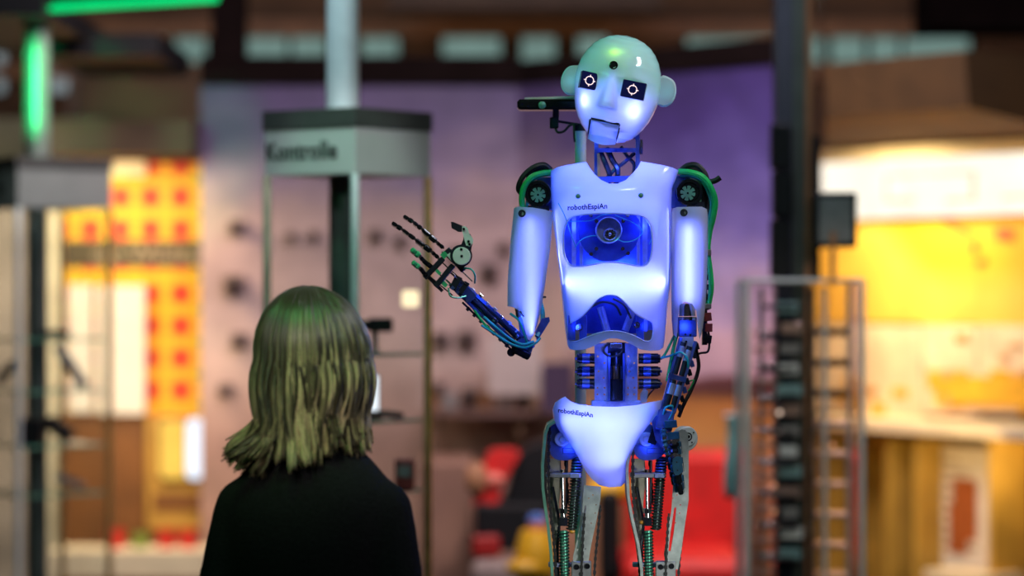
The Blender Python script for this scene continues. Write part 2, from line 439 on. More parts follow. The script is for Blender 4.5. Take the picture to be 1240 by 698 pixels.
# ------------------------------------------------------------------ printed sky-and-desert mural wall (two boards meeting at an angle)
def mural_mat():
    m, nt, out = nodes_of('sky_desert_print')
    L = nt.links.new
    g = N(nt, 'ShaderNodeNewGeometry'); sp = N(nt, 'ShaderNodeSeparateXYZ'); L(g.outputs['Position'], sp.inputs[0])
    mpv = N(nt, 'ShaderNodeMapping'); mpv.inputs['Scale'].default_value = (1.3, 1.3, 3.4); L(g.outputs['Position'], mpv.inputs[0])
    n1 = N(nt, 'ShaderNodeTexNoise', i_Scale=1.5, i_Detail=4.0); L(mpv.outputs[0], n1.inputs['Vector'])
    off = N(nt, 'ShaderNodeMapRange', n1=.2, n2=.8, n3=-.16, n4=.16); L(n1.outputs['Fac'], off.inputs[0])
    damp = N(nt, 'ShaderNodeMapRange', n1=1.2, n2=1.5, n3=.12, n4=1.0); L(sp.outputs['Z'], damp.inputs[0])
    mo = N(nt, 'ShaderNodeMath', operation='MULTIPLY'); L(off.outputs[0], mo.inputs[0]); L(damp.outputs[0], mo.inputs[1])
    z = N(nt, 'ShaderNodeMath', operation='ADD'); L(sp.outputs['Z'], z.inputs[0]); L(mo.outputs[0], z.inputs[1])
    zf = N(nt, 'ShaderNodeMapRange', n1=.4, n2=2.5, n3=0.0, n4=1.0); L(z.outputs[0], zf.inputs[0])
    def ramp(stops):
        r = N(nt, 'ShaderNodeValToRGB'); e = r.color_ramp.elements
        while len(e) < len(stops): e.new(.5)
        for k, (zz, c) in enumerate(sorted(stops)): e[k].position = (zz-.4)/2.1; e[k].color = c4(c)
        L(zf.outputs[0], r.inputs[0]); return r
    left = ramp([(.4, (.30, .17, .13)), (.75, (.42, .25, .19)), (1.0, (.34, .2, .17)), (1.16, (.46, .29, .25)), (1.4, (.60, .43, .39)), (1.66, (.52, .36, .35)), (1.9, (.42, .29, .29)), (2.1, (.22, .16, .25)), (2.28, (.10, .07, .17)), (2.42, (.07, .045, .14))])
    right = ramp([(.4, (.3, .1, .03)), (.98, (.55, .25, .12)), (1.1, (.6, .26, .07)), (1.2, (.5, .19, .05)), (1.235, (.10, .03, .025)), (1.31, (.16, .05, .06)), (1.35, (.6, .38, .48)), (1.5, (.72, .47, .56)), (1.66, (.5, .38, .66)), (1.85, (.22, .17, .5)), (2.08, (.11, .08, .31)), (2.3, (.06, .035, .19)), (2.45, (.05, .03, .15))])
    nx = N(nt, 'ShaderNodeMath', operation='ADD'); L(sp.outputs['X'], nx.inputs[0]); L(mo.outputs[0], nx.inputs[1])
    xf = N(nt, 'ShaderNodeMapRange', n1=.05, n2=.55); xf.interpolation_type = 'SMOOTHSTEP'; L(nx.outputs[0], xf.inputs[0])
    mx = N(nt, 'ShaderNodeMix', data_type='RGBA'); L(xf.outputs[0], mx.inputs['Factor']); L(left.outputs[0], mx.inputs['A']); L(right.outputs[0], mx.inputs['B'])
    n2 = N(nt, 'ShaderNodeTexNoise', i_Scale=7.0, i_Detail=3.0); L(g.outputs['Position'], n2.inputs['Vector'])
    v2 = N(nt, 'ShaderNodeMapRange', n1=.3, n2=.7, n3=.8, n4=1.1); L(n2.outputs['Fac'], v2.inputs[0])
    vm = N(nt, 'ShaderNodeMix', data_type='RGBA', blend_type='MULTIPLY'); vm.inputs['Factor'].default_value = 1
    L(mx.outputs['Result'], vm.inputs['A']); L(v2.outputs[0], vm.inputs['B'])
    b = N(nt, 'ShaderNodeBsdfPrincipled', i_Roughness=.6); L(vm.outputs['Result'], b.inputs['Base Color']); L(b.outputs[0], out.inputs[0])
    return m
M['mural'] = mural_mat()
MA = P(243, 0, 11.3); MBp = P(628, 0, 11.3); MC = P(948, 0, 10.2)
def vertical_board(mb, a, b, z0, z1, th):
    a = Vector((a.x, a.y, 0)); b = Vector((b.x, b.y, 0)); x = (b-a).normalized(); n = Vector((-x.y, x.x, 0))
    rot = Matrix((x, n, Vector((0, 0, 1)))).transposed()
    return mb.box((a+b)/2+n*th/2+Vector((0, 0, (z0+z1)/2)), ((b-a).length, th, z1-z0), rot)
tag(vertical_board(MB(M['mural']), MA, MBp, 0, 2.437, .06).build('mural_board'), 'wide mural board fading from purple sky to pink haze, left of the robot', 'mural')
tag(vertical_board(MB(M['mural']), MBp, MC, 0, 2.437, .06).build('mural_board'), 'mural board with violet sky, clouds and orange desert, behind the robot and right of it', 'mural')
f = MB(M['darkbeam']); 
structure(vertical_board(f, MA+Vector((0, -.03, 0)), MBp+Vector((0, -.03, 0)), 2.437, 2.55, .14).build('trim_8'))
structure(vertical_board(MB(M['darkbeam']), MBp+Vector((0, -.03, 0)), MC+Vector((0, -.03, 0)), 2.437, 2.53, .14).build('trim_9'))
structure(pxbox(MB(M['darkbeam']), 256, 297, -60, 72, 11.25, .12).build('trim_10'))

# ------------------------------------------------------------------ black ceiling canopy with a green light strip, top left
t = thing('ceiling_canopy', (-1.6, 9.6, 2.5), 'black hanging canopy with a glowing green light strip along its edge, top left', 'canopy')
ca = P(58, 10, 9.3); cb = P(262, -4, 8.98); cz = ca.z
MB(M['black']).box((ca.x-.62, 9.9, cz+.0), (1.26, 1.5, .07)).build('panel', t)
fr = MB(M['black']); fr.bar((ca.x-.02, ca.y, cz+.03), (cb.x, cb.y, cz+.03), .05, .03); fr.build('rail', t)
MB(M['black']).box((ca.x+.05, 10.6, cz-.05), (.42, 1.0, .08)).build('side_panel', t)
tag(MB(glow('green_led', (.0, .85, .22), 1.0)).bar((ca.x, ca.y-.01, cz), (cb.x, cb.y-.01, cz), .024, .03, up=(0, 1, 0)).build('light_strip', t), 'bright green light strip')
# ------------------------------------------------------------------ glass showcases with a header board and a pole to the ceiling
def showcase(corner_px, d, lv, rv, label, pole_px, words, start_px, cap=(2.085, 2.036, 1.919), shelves=(), pole='polewhite', header='header'):
    f_ = P(corner_px, 0, d); f_ = Vector((f_.x, f_.y, 0)); lv = Vector((*lv, 0)); rv = Vector((*rv, 0))
    Lc, Rc, Bc = f_+lv, f_+rv, f_+lv+rv; cen = (f_+Bc)/2
    t = thing('glass_showcase', cen, label, 'display case')
    def prism(mb, z0, z1, grow=0):
        cs = [c+(c-cen).normalized()*grow for c in (f_, Rc, Bc, Lc)]
        lo = [mb.bm.verts.new(c+Vector((0, 0, z0))) for c in cs]; hi = [mb.bm.verts.new(c+Vector((0, 0, z1))) for c in cs]
        mb._f(lo[::-1]); mb._f(hi)
        for k in range(4): mb._f([lo[k], lo[(k+1) % 4], hi[(k+1) % 4], hi[k]])
        return mb
    prism(MB(M['headercap']), cap[1], cap[0], .012).build('cap', t)
    hb = prism(MB(M[header]), cap[2], cap[1]-.001, .006).build('header_board', t)
    prism(MB(M['black']), 0, .5, .01).build('base', t)
    for a, b in ((f_, Rc), (Rc, Bc), (Bc, Lc), (Lc, f_)):
        u = (b-a).normalized()*.012
        mb = MB(M['glass'])
        q = [mb.bm.verts.new(p) for p in (a+u+Vector((0, 0, .502)), b-u+Vector((0, 0, .502)), b-u+Vector((0, 0, cap[2]-.002)), a+u+Vector((0, 0, cap[2]-.002)))]
        mb._f(q); mb.build('glass_pane', t)
    for c, mm in ((f_, M['satin']), (Rc, M['brass']), (Bc, M['brass']), (Lc, M['paleprofile'])):
        MB(mm).cyl(c+Vector((0, 0, .501)), c+Vector((0, 0, cap[2]-.001)), .011, 10).build('corner_profile', t)
    for z in shelves:
        cs = [cen+(c-cen)*.93 for c in (f_, Rc, Bc, Lc)]
        mb = MB(M['glass'], M['glassedge'])
        lo = [mb.bm.verts.new(c+Vector((0, 0, z-.008))) for c in cs]; hi = [mb.bm.verts.new(c+Vector((0, 0, z))) for c in cs]
        mb._f(hi); mb._f(lo[::-1]); mb.use(M['glassedge'])
        for k in range(4): mb._f([lo[k], lo[(k+1) % 4], hi[(k+1) % 4], hi[k]])
        mb.build('glass_shelf', t)
    pc = P(pole_px, 0, cen.y); pc = Vector((pc.x, pc.y, 0))
    MB(M[pole]).cyl(pc+Vector((0, 0, cap[0])), pc+Vector((0, 0, 3.49)), .0425, 24).build('upper_pole', t)
    MB(mat('grey_green_pole', (.12, .14, .13), .35, .6, scale=10)).cyl(pc+Vector((0, 0, .5)), pc+Vector((0, 0, cap[2])), .036, 20).build('inner_pole', t)
    x = (f_-Lc).normalized(); z = Vector((0, 0, 1)); n = x.cross(z)
    # place the lettering on the left face where its picture column starts
    k = 0
    for i in range(2000):
        p = Lc+(f_-Lc)*(i/2000-.0)
        if 620+p.x/p.y*FPX >= start_px: k = i/2000; break
    o = Lc+(f_-Lc)*k+n*.0075+Vector((0, 0, (cap[1]+cap[2])/2-.018))
    Mx = Matrix((x, z, n)).transposed().to_4x4(); Mx.translation = o
    text_part(words, .062, Mx, M['ink'], 'lettering', t, .0004, bold=.0012)
    return t, f_, Lc, Rc, cen
caseA = showcase(430, 7.15, (-.237, .176), (.176, .237), 'tall glass showcase with grey header reading Kontrolle, standing behind the woman', 415, 'Kontrolle', 321, shelves=(1.463, 1.292, 1.11))
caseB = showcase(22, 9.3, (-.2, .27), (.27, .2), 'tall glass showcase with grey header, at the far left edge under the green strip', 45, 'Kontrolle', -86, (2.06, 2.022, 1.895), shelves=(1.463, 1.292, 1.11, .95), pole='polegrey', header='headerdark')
# ================================================================== robot
M['shell'] = shell_mat('milky_acrylic_shell', (.92, .93, .97), .55)
M['headshell'] = shell_mat('head_acrylic_shell', (.86, .93, .96), .42)
M['clear'] = glass_mat('clear_shell_window', (.86, .9, 1), 1.45, .05)
M['bluemetal'] = mat('blue_anodised_metal', (.10, .16, .5), .3, .6, scale=60)
M['deepblue'] = mat('deep_blue_plastic', (.04, .07, .4), .3, .2, scale=60)
M['paleblue'] = mat('perforated_pale_metal', (.42, .48, .75), .35, .5, scale=80)
M['darkmetal'] = mat('dark_machined_metal', (.035, .04, .06), .35, .6, scale=70)
M['motor'] = mat('black_motor_can', (.02, .022, .03), .25, .5, scale=40)
M['beige'] = mat('beige_metal_plate', (.55, .52, .42), .4, .5, scale=40)
M['greyplate'] = mat('grey_metal_plate', (.55, .6, .58), .38, .55, scale=60)
M['greenrotor'] = mat('green_grey_rotor', (.16, .4, .3), .4, .2, scale=60)
M['greenhose'] = mat('green_hose', (.02, .62, .16), .4, scale=30)
M['cyanhose'] = mat('cyan_hose', (.03, .5, .45), .35, scale=30)
M['rubber'] = mat('black_rubber_cable', (.012, .012, .014), .5, scale=50)
M['springdark'] = mat('dark_spring', (.05, .09, .08), .3, .7, scale=50)
M['springgreen'] = mat('green_damper', (.08, .38, .25), .3, .4, scale=50)
M['orange'] = mat('orange_fitting', (.85, .4, .05), .4, scale=40)
M['whitedisc'] = mat('white_disc', (.75, .8, .78), .35, scale=50, var=.1)
M['greenfinger'] = mat('green_fingertip', (.05, .5, .22), .4, scale=50)
M['screen'] = mat('dark_blue_screen', (.006, .008, .04), .15, emit=(.01, .012, .12), estr=.25)
M['reticle'] = glow('screen_reticle', (1, .78, .82), 1.3)
M['copper'] = mat('dark_red_connector', (.25, .04, .04), .4, scale=40)
GREENLED = glow('forehead_led', (.35, 1, .12), 1.4)
BLUE = (.13, .16, 1.0)

robot = thing('humanoid_robot', R(742, 1165, 0), 'humanoid robot with glowing white and blue shell body, head tilted and one hand raised', 'robot')
BACK = Vector((0, 1, 0))

# ---- head ---------------------------------------------------------------
HA = math.radians(11.7); HC, HS = math.cos(HA), math.sin(HA)
def H(u, v, q): return R(747+u*HC-v*HS, 105+u*HS+v*HC, q)
WT = [(-63, 0), (-61.5, 13), (-58, 23), (-52, 32.5), (-45, 39), (-36, 45), (-25, 49.5), (-12, 52), (0, 52.5), (12, 51.5), (24, 49), (34, 46), (44, 41), (52, 35.5), (59, 29), (64, 22), (67, 14), (69, 0)]
DF = [(-63, 0), (-61, 18), (-57, 30), (-50, 42), (-40, 53), (-28, 61), (-12, 66), (0, 67), (20, 66), (40, 61), (52, 54), (60, 45), (66, 30), (69, 0)]
DB = [(-63, 0), (-61, 20), (-57, 34), (-50, 50), (-40, 64), (-25, 76), (-10, 80), (10, 76), (30, 60), (45, 44), (57, 28), (66, 14), (69, 0)]
def hsurf(u, v):          # depth of the smooth face in front
    w_ = max(1e-3, lerp_tab(WT, v)[0]); cx = 1.5 if v > 0 else 0
    return -lerp_tab(DF, v)[0]*math.sqrt(max(0, 1-((u-cx)/w_)**2))
def sst(a, b, x):
    t = max(0, min(1, (x-a)/(b-a))); return t*t*(3-2*t)
def hdisp(u, v):
    d = 0
    # nose: a wedge growing towards its flat underside
    t = sst(-14, 26, v); hw = 4+7.5*max(0, min(1, (v+8)/34)); du = abs(u+8.5-(v-8)*.03)
    if v < 30: d -= (2+13*t)*sst(-16, -4, v)*(1-sst(26, 29.5, v))*(1-sst(hw*.35, hw+3, du))
    # soft upper lip and eye hollows
    d -= 3*math.exp(-((u+6)/20)**2-((v-38)/7)**2)
    for eu in (-34, 20.5): d += 5*math.exp(-((u-eu)/13)**2-((v)/10)**4)
    # slot in which the jaw moves
    ins = sst(-26, -23.5, u)*(1-sst(13.5, 16, u))*sst(41, 43.5, v)
    return d
hs = MB(M['headshell']); rows = []; rows_v = []
NV, NA = 150, 168
for i in range(NV+1):
    v = -63+132*(.5-.5*math.cos(PI*i/NV))*.55+132*(i/NV)*.45
    w_, db, df = lerp_tab(WT, v)[0], lerp_tab(DB, v)[0], lerp_tab(DF, v)[0]; cx = 1.5*sst(-10, 20, v); row = []
    for k in range(NA):
        a = 2*PI*k/NA; c, s_ = math.cos(a), math.sin(a); u = cx+w_*s_
        q = -df*c if c > 0 else -db*c
        if c > 0.05: q += hdisp(u, v)*sst(.05, .3, c)
        row.append(hs.bm.verts.new(H(u, v, q)))
    rows.append(row); rows_v.append(v)
def in_slot(k, i):
    v = rows_v[i]; a = 2*PI*(k+.5)/NA
    u = lerp_tab(WT, v)[0]*math.sin(a)+1.5
    return math.cos(a) > .1 and v > 43.6 and -23.2 < u < 13.4
for i, (a, b) in enumerate(zip(rows, rows[1:])):
    for k in range(NA):
        if not in_slot(k, i): hs._f([a[k], a[(k+1) % NA], b[(k+1) % NA], b[k]])
bmesh.ops.remove_doubles(hs.bm, verts=hs.bm.verts, dist=1e-5)
head = hs.build('head_shell', robot, 60)
# ears
for sg, (eu, ev), nm in ((-1, (-53, 4), 'ear'), (1, (57, -5), 'ear')):
    e = MB(M['headshell'])
    ol = [(-8, -17), (2, -19), (11, -14), (15, -2), (13, 10), (6, 17), (-3, 17), (-9, 12)]
    pl = dense([(sg*x, y) for x, y in ol], 3, True)
    cf = [e.bm.verts.new(H(eu+x, ev+y, -6+abs(x)*.15)) for x, y in pl]; ci = [e.bm.verts.new(H(eu+x*.86, ev+y*.88, -9+abs(x)*.15)) for x, y in pl]
    cb_ = [e.bm.verts.new(H(eu+x*.9, ev+y*.92, 4)) for x, y in pl]; n = len(pl)
    for k in range(n):
        e._f([cf[k], cf[(k+1) % n], ci[(k+1) % n], ci[k]]); e._f([cf[k], cb_[k], cb_[(k+1) % n], cf[(k+1) % n]])
    e._f(ci); e._f(cb_); e.build(nm, robot, 40)
HR = Matrix.Rotation(HA, 3, 'Y')     # roll of the head seen from the front
# eye screens with target reticles
for eu, ev, wd, ht, yaw in ((-34, 0, 23, 20.5, .18), (20.8, .2, 28.5, 20.5, -.12)):
    q = hsurf(eu, ev)-1
    rot = HR @ Matrix.Rotation(yaw, 3, 'Z') @ Matrix.Rotation(-.03, 3, 'X')
    e = MB(M['screen']); c = H(eu, ev, q)
    e.box(c, (wd*SP, 10*SP, ht*SP), rot, .0012)
    es = e.build('eye_screen', head)
    r = MB(M['reticle']); cc = c+rot @ Vector((-.9*SP, -5.3*SP, 0*SP))
    ring = [cc+rot @ Vector((math.cos(2*PI*k/28)*5*SP, 0, math.sin(2*PI*k/28)*5*SP)) for k in range(29)]
    r.tube(ring, .55*SP, 5, False)
    for k in range(4):
        a = PI/2*k; d_ = rot @ Vector((math.cos(a), 0, math.sin(a))); r.cyl(cc+d_*3.9*SP, cc+d_*7*SP, .5*SP, 6)
    ro = r.build('eye_reticle', head); ro['label'] = 'pinkish white target ring shown on the eye screen'
# forehead camera and LED
q = hsurf(-9, -23.7)
b = MB(M['blackgloss'])
b.revolve(H(-9, -23.7, q+3), (-.05, -1, .2), [(0, 5.2*SP), (.006, 5.2*SP), (.0065, 4.2*SP), (.005, 3.4*SP), (.005, 0)], 20)
b.build('forehead_camera', head)
tag(MB(GREENLED).ball(H(-9.5, -36.5, hsurf(-9.5, -36.5)+14), 3.2*SP, 12).build('forehead_led', head), 'small yellow-green light')
# jaw plate
j = MB(M['headshell']); g = []
NU, NW = 22, 18
for i in range(NW+1):
    row = []
    for k in range(NU+1):
        uu = k/NU; u = -22+34.3*uu; vb = 69+3.5*math.sin(PI*uu); v = 46.5+(vb-46.5)*i/NW
        vv = min(v, 62); q = hsurf(max(-20, min(16, u)), vv)+(v-vv)*.6-2.5
        row.append((u, v, q))
    g.append(row)
fr = [[j.bm.verts.new(H(*p)) for p in row] for row in g]; bk = None
for A, fl in ((fr, 0),):
    for i in range(NW):
        for k in range(NU):
            qd = [A[i][k], A[i][k+1], A[i+1][k+1], A[i+1][k]]; j._f(qd[::-1] if fl else qd)
for i in range(NW):
    for k in (0, NU):
        a, b = g[i][k], g[i+1][k]; x = 1.2 if k == 0 else -1.2
        j._f([fr[i][k], fr[i+1][k], j.bm.verts.new(H(b[0]+x, b[1], b[2]+8)), j.bm.verts.new(H(a[0]+x, a[1], a[2]+8))])
j.build('jaw', head, 40)
mb = MB(M['darkmetal'])  # dark bars painting the shade in the gap round the jaw
mb.bar(H(-23, 44.2, hsurf(-5, 45)-.0), H(12, 44.2, hsurf(-5, 45)), 2.6*SP, 5*SP); mb.bar(H(-23.6, 44, hsurf(-20, 48)+2), H(-22.6, 62, hsurf(-18, 58)+2), 1.6*SP, 5*SP); mb.bar(H(13.4, 44, hsurf(12, 48)+2), H(12.6, 62, hsurf(10, 58)+2), 1.6*SP, 5*SP); mb.build('jaw_gap_shade', head)
# added light baffle between skull and lower face, then the lamps behind the face
bf = MB(M['darkmetal']); ws = [lerp_tab(WT, 3)[0], lerp_tab(DF, 3)[0], lerp_tab(DB, 3)[0]]
bt = [bf.bm.verts.new(H(1+ws[0]*.9*math.sin(2*PI*k/40), 3, (-ws[1] if math.cos(2*PI*k/40) > 0 else -ws[2])*.84*math.cos(2*PI*k/40))) for k in range(40)]
bf._f(bt); bf.build('head_light_baffle', head)
for (u, v, e_) in ((-29, 22.5, .14), (19.5, 23.5, .18)):
    lamp('cheek_lamp', 'POINT', H(u, v, hsurf(u, v)+13), e_, (.3, .33, 1), 5*SP)
lamp('face_fill_lamp', 'POINT', H(-7, 16, hsurf(-7, 16)+24), .07, (.015, .09, 1), 8*SP)
lamp('mouth_lamp', 'POINT', H(-5, 52, -30), .035, (.02, .10, 1), 5*SP)
lamp('forehead_lamp', 'POINT', H(-9.5, -36.5, hsurf(-9.5, -36.5)+8), .016, (.45, 1, .02), 3*SP)
lamp('crown_lamp', 'POINT', H(6, -24, 0), .17, (.035, .58, .52), 10*SP)
lamp('ear_lamp', 'POINT', H(-56, 4, -1), .004, (.08, .5, .6), 2*SP); lamp('ear_lamp', 'POINT', H(61, -5, -1), .004, (.08, .5, .6), 2*SP)

# ---- neck -----------------------------------------------------------------
n = MB(M['bluemetal'])
for x in (722, 772): n.bar(R(x, 155, 8), R(x, 226, 4), 5*SP, 9*SP)
n.bar(R(720, 182, 4), R(774, 182, 4), 5*SP, 6*SP, up=(0, 1, 0)); n.bar(R(716, 218, 0), R(780, 216, 0), 7*SP, 8*SP)
n.bar(R(722, 166, 14), R(772, 166, 14), 5*SP, 6*SP)
n.build('neck_frame', robot)
tag(MB(M['brass']).bar(R(724.5, 186, 2), R(725, 214, 2), 3*SP, 4*SP).build('neck_strip', robot), 'yellowish neck strip')
for pts, r in (([(727, 184, 12), (733, 198, 6), (738, 212, 8), (736, 226, 16)], 3.2), ([(735, 180, 18), (742, 195, 8), (748, 206, 8), (746, 226, 16)], 3.4), ([(768, 186, 14), (757, 196, 8), (745, 205, 10), (735, 216, 10)], 2.6), ([(752, 178, 20), (760, 190, 14), (768, 200, 10), (766, 216, 12)], 2.2)):
    MB(M['darkmetal']).cable([R(*p) for p in pts], r*SP).build('neck_cable', robot)
c = MB(M['rubber']); c.revolve(R(775, 178, 6), (1, 0, 0), [(0, 3*SP), (0, 9*SP), (3*SP, 9*SP), (3*SP, 3*SP)], 18); c.build('neck_pulley', robot)

# ---- torso shell ----------------------------------------------------------
TT = [(194, 666, 823, 26), (205, 666.5, 822.5, 40), (216, 667, 819, 50), (228, 667, 814, 58), (260, 668.5, 813, 64), (300, 673, 813, 68), (340, 678, 812, 66), (380, 682, 808, 62), (426, 687, 804.5, 57)]
neckcut = [(710, 196), (714, 203), (720, 211), (728, 218), (738, 222.5), (748, 222.5), (758, 218), (766, 210), (772, 203), (776, 195.5)]
t_out = [(667, 207), (674, 203), (686, 200), (698, 198)] + neckcut + [(788, 197.5), (802, 200), (814, 203), (822, 206.5), (820, 214), (815, 226), (813.2, 240), (813, 260), (813, 300), (812, 340), (808, 380), (805, 412), (803.5, 421), (798, 424.5), (786, 425), (775, 423), (766, 418), (757, 413), (747, 410), (738, 410), (729, 413.5), (720, 419), (708, 423.5), (697, 424.5), (690, 423), (686.8, 418), (685, 405), (682, 380), (678, 340), (673, 300), (668.5, 260), (667, 228)]
h_up = [(683, 305), (682.5, 285), (686, 270), (693, 263), (705, 260), (720, 258.8), (737, 258.3), (755, 258.8), (770, 260), (780, 263), (786.5, 271), (789.5, 285), (789.5, 303), (786, 317), (779, 322.5), (770, 322), (757, 319.5), (743, 317.8), (729, 318.5), (715, 321), (702, 323), (692, 322), (686, 315)]
h_lo = [(688, 394), (695, 389), (705, 383), (714, 374), (723, 364), (731, 359), (739, 357.5), (748, 359.5), (756, 366), (765, 376), (774, 383), (783, 387), (790, 391), (791, 404), (788, 412.5), (781, 413.5), (771, 408.5), (760, 404), (748, 401.5), (735, 401.5), (722, 404.5), (709, 409.5), (698, 414), (691, 412.5), (688, 404)]
MB(M['shell']).patch(t_out, TT, 2.7, (h_up, h_lo), 4.5, 5).build('torso_shell', robot, 50)
TB = [(r[0], r[1], r[2], r[3]*.8) for r in TT]
MB(M['shell']).patch([p for p in t_out], TB, 2.7, (), 7, 0, sgn=1).build('back_shell', robot, 50)
for nm, h in (('chest_window', h_up), ('belly_window', h_lo)):
    TI = [(r[0], r[1], r[2], r[3]-1.5) for r in TT]
    MB(M['clear']).patch(dense(h, 3, True), TI, 2.7, (), 6, 0).build(nm, robot, 60)
# rolled rims round the two windows and the lower edge
def rim_on(pts, tab, r, m, nm, nexp=2.7, closed=True, dq=0):
    mb = MB(m); o = []
    for (x, y) in dense(pts, 3, True) if closed else pts:
        l, rr, d = lerp_tab(tab, y); k = max(-1, min(1, (x-(l+rr)/2)/((rr-l)/2)))
        o.append(R(x, y, dq-d*max(0, 1-abs(k)**nexp)**(1/nexp)))
    if closed: o.append(o[0])
    mb.tube(o, r*SP, 6, not closed); return mb.build(nm, robot, 60)
rim_on(h_up, TT, .9, M['shell'], 'chest_window_rim'); rim_on(h_lo, TT, .9, M['shell'], 'belly_window_rim')
# shell studs
for x, y in ((700, 238), (776, 237)):
    l, rr, d = lerp_tab(TT, y); k = (x-(l+rr)/2)/((rr-l)/2); q = -d*(1-abs(k)**2.7)**(1/2.7)
    MB(M['greenrotor']).revolve(R(x, y, q+1), (0, -1, .1), [(0, 3*SP), (2*SP, 3*SP), (2.6*SP, 2*SP), (2.6*SP, 0)], 14).build('shell_stud', robot)
# lettering on the chest and on the hip shell
def surf_text(x0, y0, x1, y1, tab, nexp, width):     # bends flat letters onto the shell
    k_ = math.hypot(x1-x0, y1-y0)/width
    def f_(c):
        x = x0+(x1-x0)/width*c.x+(y1-y0)/width*c.y*-0; y = y0+(y1-y0)/width*c.x-c.y*k_
        l, rr, d = lerp_tab(tab, y); k = max(-1, min(1, (x-(l+rr)/2)/((rr-l)/2)))
        return R(x, y, -d*max(0, 1-abs(k)**nexp)**(1/nexp)-1.3-3*k**4-c.z)
    return f_
text_part('robothEspiAn', 10.4, None, M['ink'], 'chest_lettering', robot, .2, bold=.3, warp=surf_text(687, 254.5, 735, 252.5, TT, 2.7, 57.5))
# chest interior: chassis plates, loudspeaker disc, struts, standoffs, wires
ch = MB(M['bluemetal'])
ch.plate([(674, 232), (808, 232), (804, 400), (686, 400)], 12, 4); ch.build('chassis_plate', robot)
d = MB(M['deepblue'])
d.plate(dense([(704, 262), (737, 258), (770, 262), (775, 280), (768, 300), (752, 314), (737, 317), (721, 314), (706, 300), (700, 280)], 4, True), -34, 3); d.build('speaker_board', robot)
s = MB(M['paleblue'])
s.revolve(R(737, 279, -37), (0, -1, 0), [(0, 16*SP), (7*SP, 16*SP), (7.6*SP, 15.2*SP), (7*SP, 14.2*SP), (2*SP, 13.5*SP)], 36)
s.build('speaker_ring', robot)
s = MB(M['deepblue']); s.revolve(R(737, 279, -37), (0, -1, 0), [(0, 13.6*SP), (1*SP, 13.6*SP), (.3*SP, 6*SP), (0, 0)], 30); s.build('speaker_cone', robot)
s = MB(M['steel']); s.revolve(R(738.5, 284, -38), (0, -1, 0), [(0, 8*SP), (4*SP, 8*SP), (5*SP, 7*SP), (4*SP, 5.5*SP), (3*SP, 5*SP)], 24)
for k in range(5):
    a = 2*PI*k/5+.3; s.bar(R(738.5, 284, -42), R(738.5+7*math.cos(a), 284+7*math.sin(a), -42), 1.4*SP, 1.5*SP)
s.ball(R(738.5, 284, -42), 2.2*SP, 10); s.build('speaker_hub', robot)
for x, y in ((715.5, 261), (760, 261), (722, 268), (754.5, 268), (722, 301.5), (754, 301.5), (715.5, 308), (760.5, 307)):
    MB(M['steel']).revolve(R(x, y, -37), (0, -1, 0), [(0, 2.3*SP), (5*SP, 2.3*SP), (5*SP, 1.2*SP), (4.2*SP, 1.1*SP), (4.2*SP, 0)], 12).build('standoff', robot)
for x, w_ in ((695, 5), (704, 4), (773, 4), (781, 6)):
    MB(M['paleblue']).bar(R(x, 236, -22), R(x, 402, -20), w_*SP, 4*SP).build('chassis_strut', robot)
for pts in ([(686, 268, -48), (700, 268, -50), (716, 267, -48), (728, 261, -50), (740, 259, -50)], [(745, 261, -52), (758, 266, -52), (770, 272, -50), (778, 281, -48), (770, 290, -48), (757, 293, -46), (748, 290, -44)], [(696, 300, -46), (705, 290, -46), (716, 286, -46), (724, 286, -42)], [(676, 246, -45), (684, 262, -52), (690, 280, -48), (697, 299, -46)], [(809, 240, -25), (800, 262, -45), (792, 284, -50), (786, 296, -50)]):
    MB(M['cyanhose']).cable([R(*p) for p in pts], .55*SP, 5).build('thin_wire', robot)
# belly interior
bb = MB(M['deepblue']); bb.plate([(712, 366), (740, 356), (768, 366), (772, 404), (706, 404)], -6, 4); bb.build('belly_plate', robot)
for a, b_ in (((727, 372), (735, 401)), ((767, 374), (757, 401))):
    MB(M['paleblue']).cyl(R(*a, -24), R(*b_, -24), 4.5*SP, 14).build('belly_piston', robot)
for x in (692, 706, 775): MB(M['bluemetal']).bar(R(x, 382, -36), R(x, 412, -36), 9*SP, 5*SP, .001).build('belly_block', robot)
for x, y in ((701, 397), (771, 394)): MB(M['steel']).revolve(R(x, y, -39), (0, -1, 0), [(0, 4*SP), (2*SP, 4*SP), (2*SP, 2.4*SP), (1*SP, 2*SP), (1*SP, 0)], 14).build('belly_bolt', robot)
for pts in ([(715, 372, -20), (730, 366, -30), (745, 370, -30), (752, 382, -26)], [(742, 362, -28), (756, 370, -30), (764, 386, -28)]):
    MB(M['rubber']).cable([R(*p) for p in pts], 1.4*SP).build('belly_cable', robot)
# lamps inside the torso: LED strips behind the shell
def strip(px, py, q, w_, h_, e_, col=BLUE, face=-1):
    p = R(px, py, q); lamp('torso_led_strip', 'AREA', p, e_, col, w_*SP, h_*SP, p+Vector((0, face, 0)))
strip(745, 342, -36, 112, 7, .62)
strip(743, 214, -16, 112, 6, .22)
strip(742, 250, -36, 100, 5, .07)
strip(741, 330, -10, 60, 30, .5, (.02, .06, 1), 1)
for x in (678, 806): strip(x, 300, -28, 5, 90, .07)
lamp('torso_fill_lamp', 'POINT', R(740, 240, -16), .5, (.02, .05, 1), 8*SP)
lamp('belly_fill_lamp', 'POINT', R(741, 352, -40), .12, (.02, .06, 1), 6*SP)
lamp('chest_lamp', 'POINT', R(696, 274, -46), .10, (.03, .07, 1), 4*SP)
lamp('chest_lamp', 'POINT', R(778, 274, -46), .10, (.03, .07, 1), 4*SP)
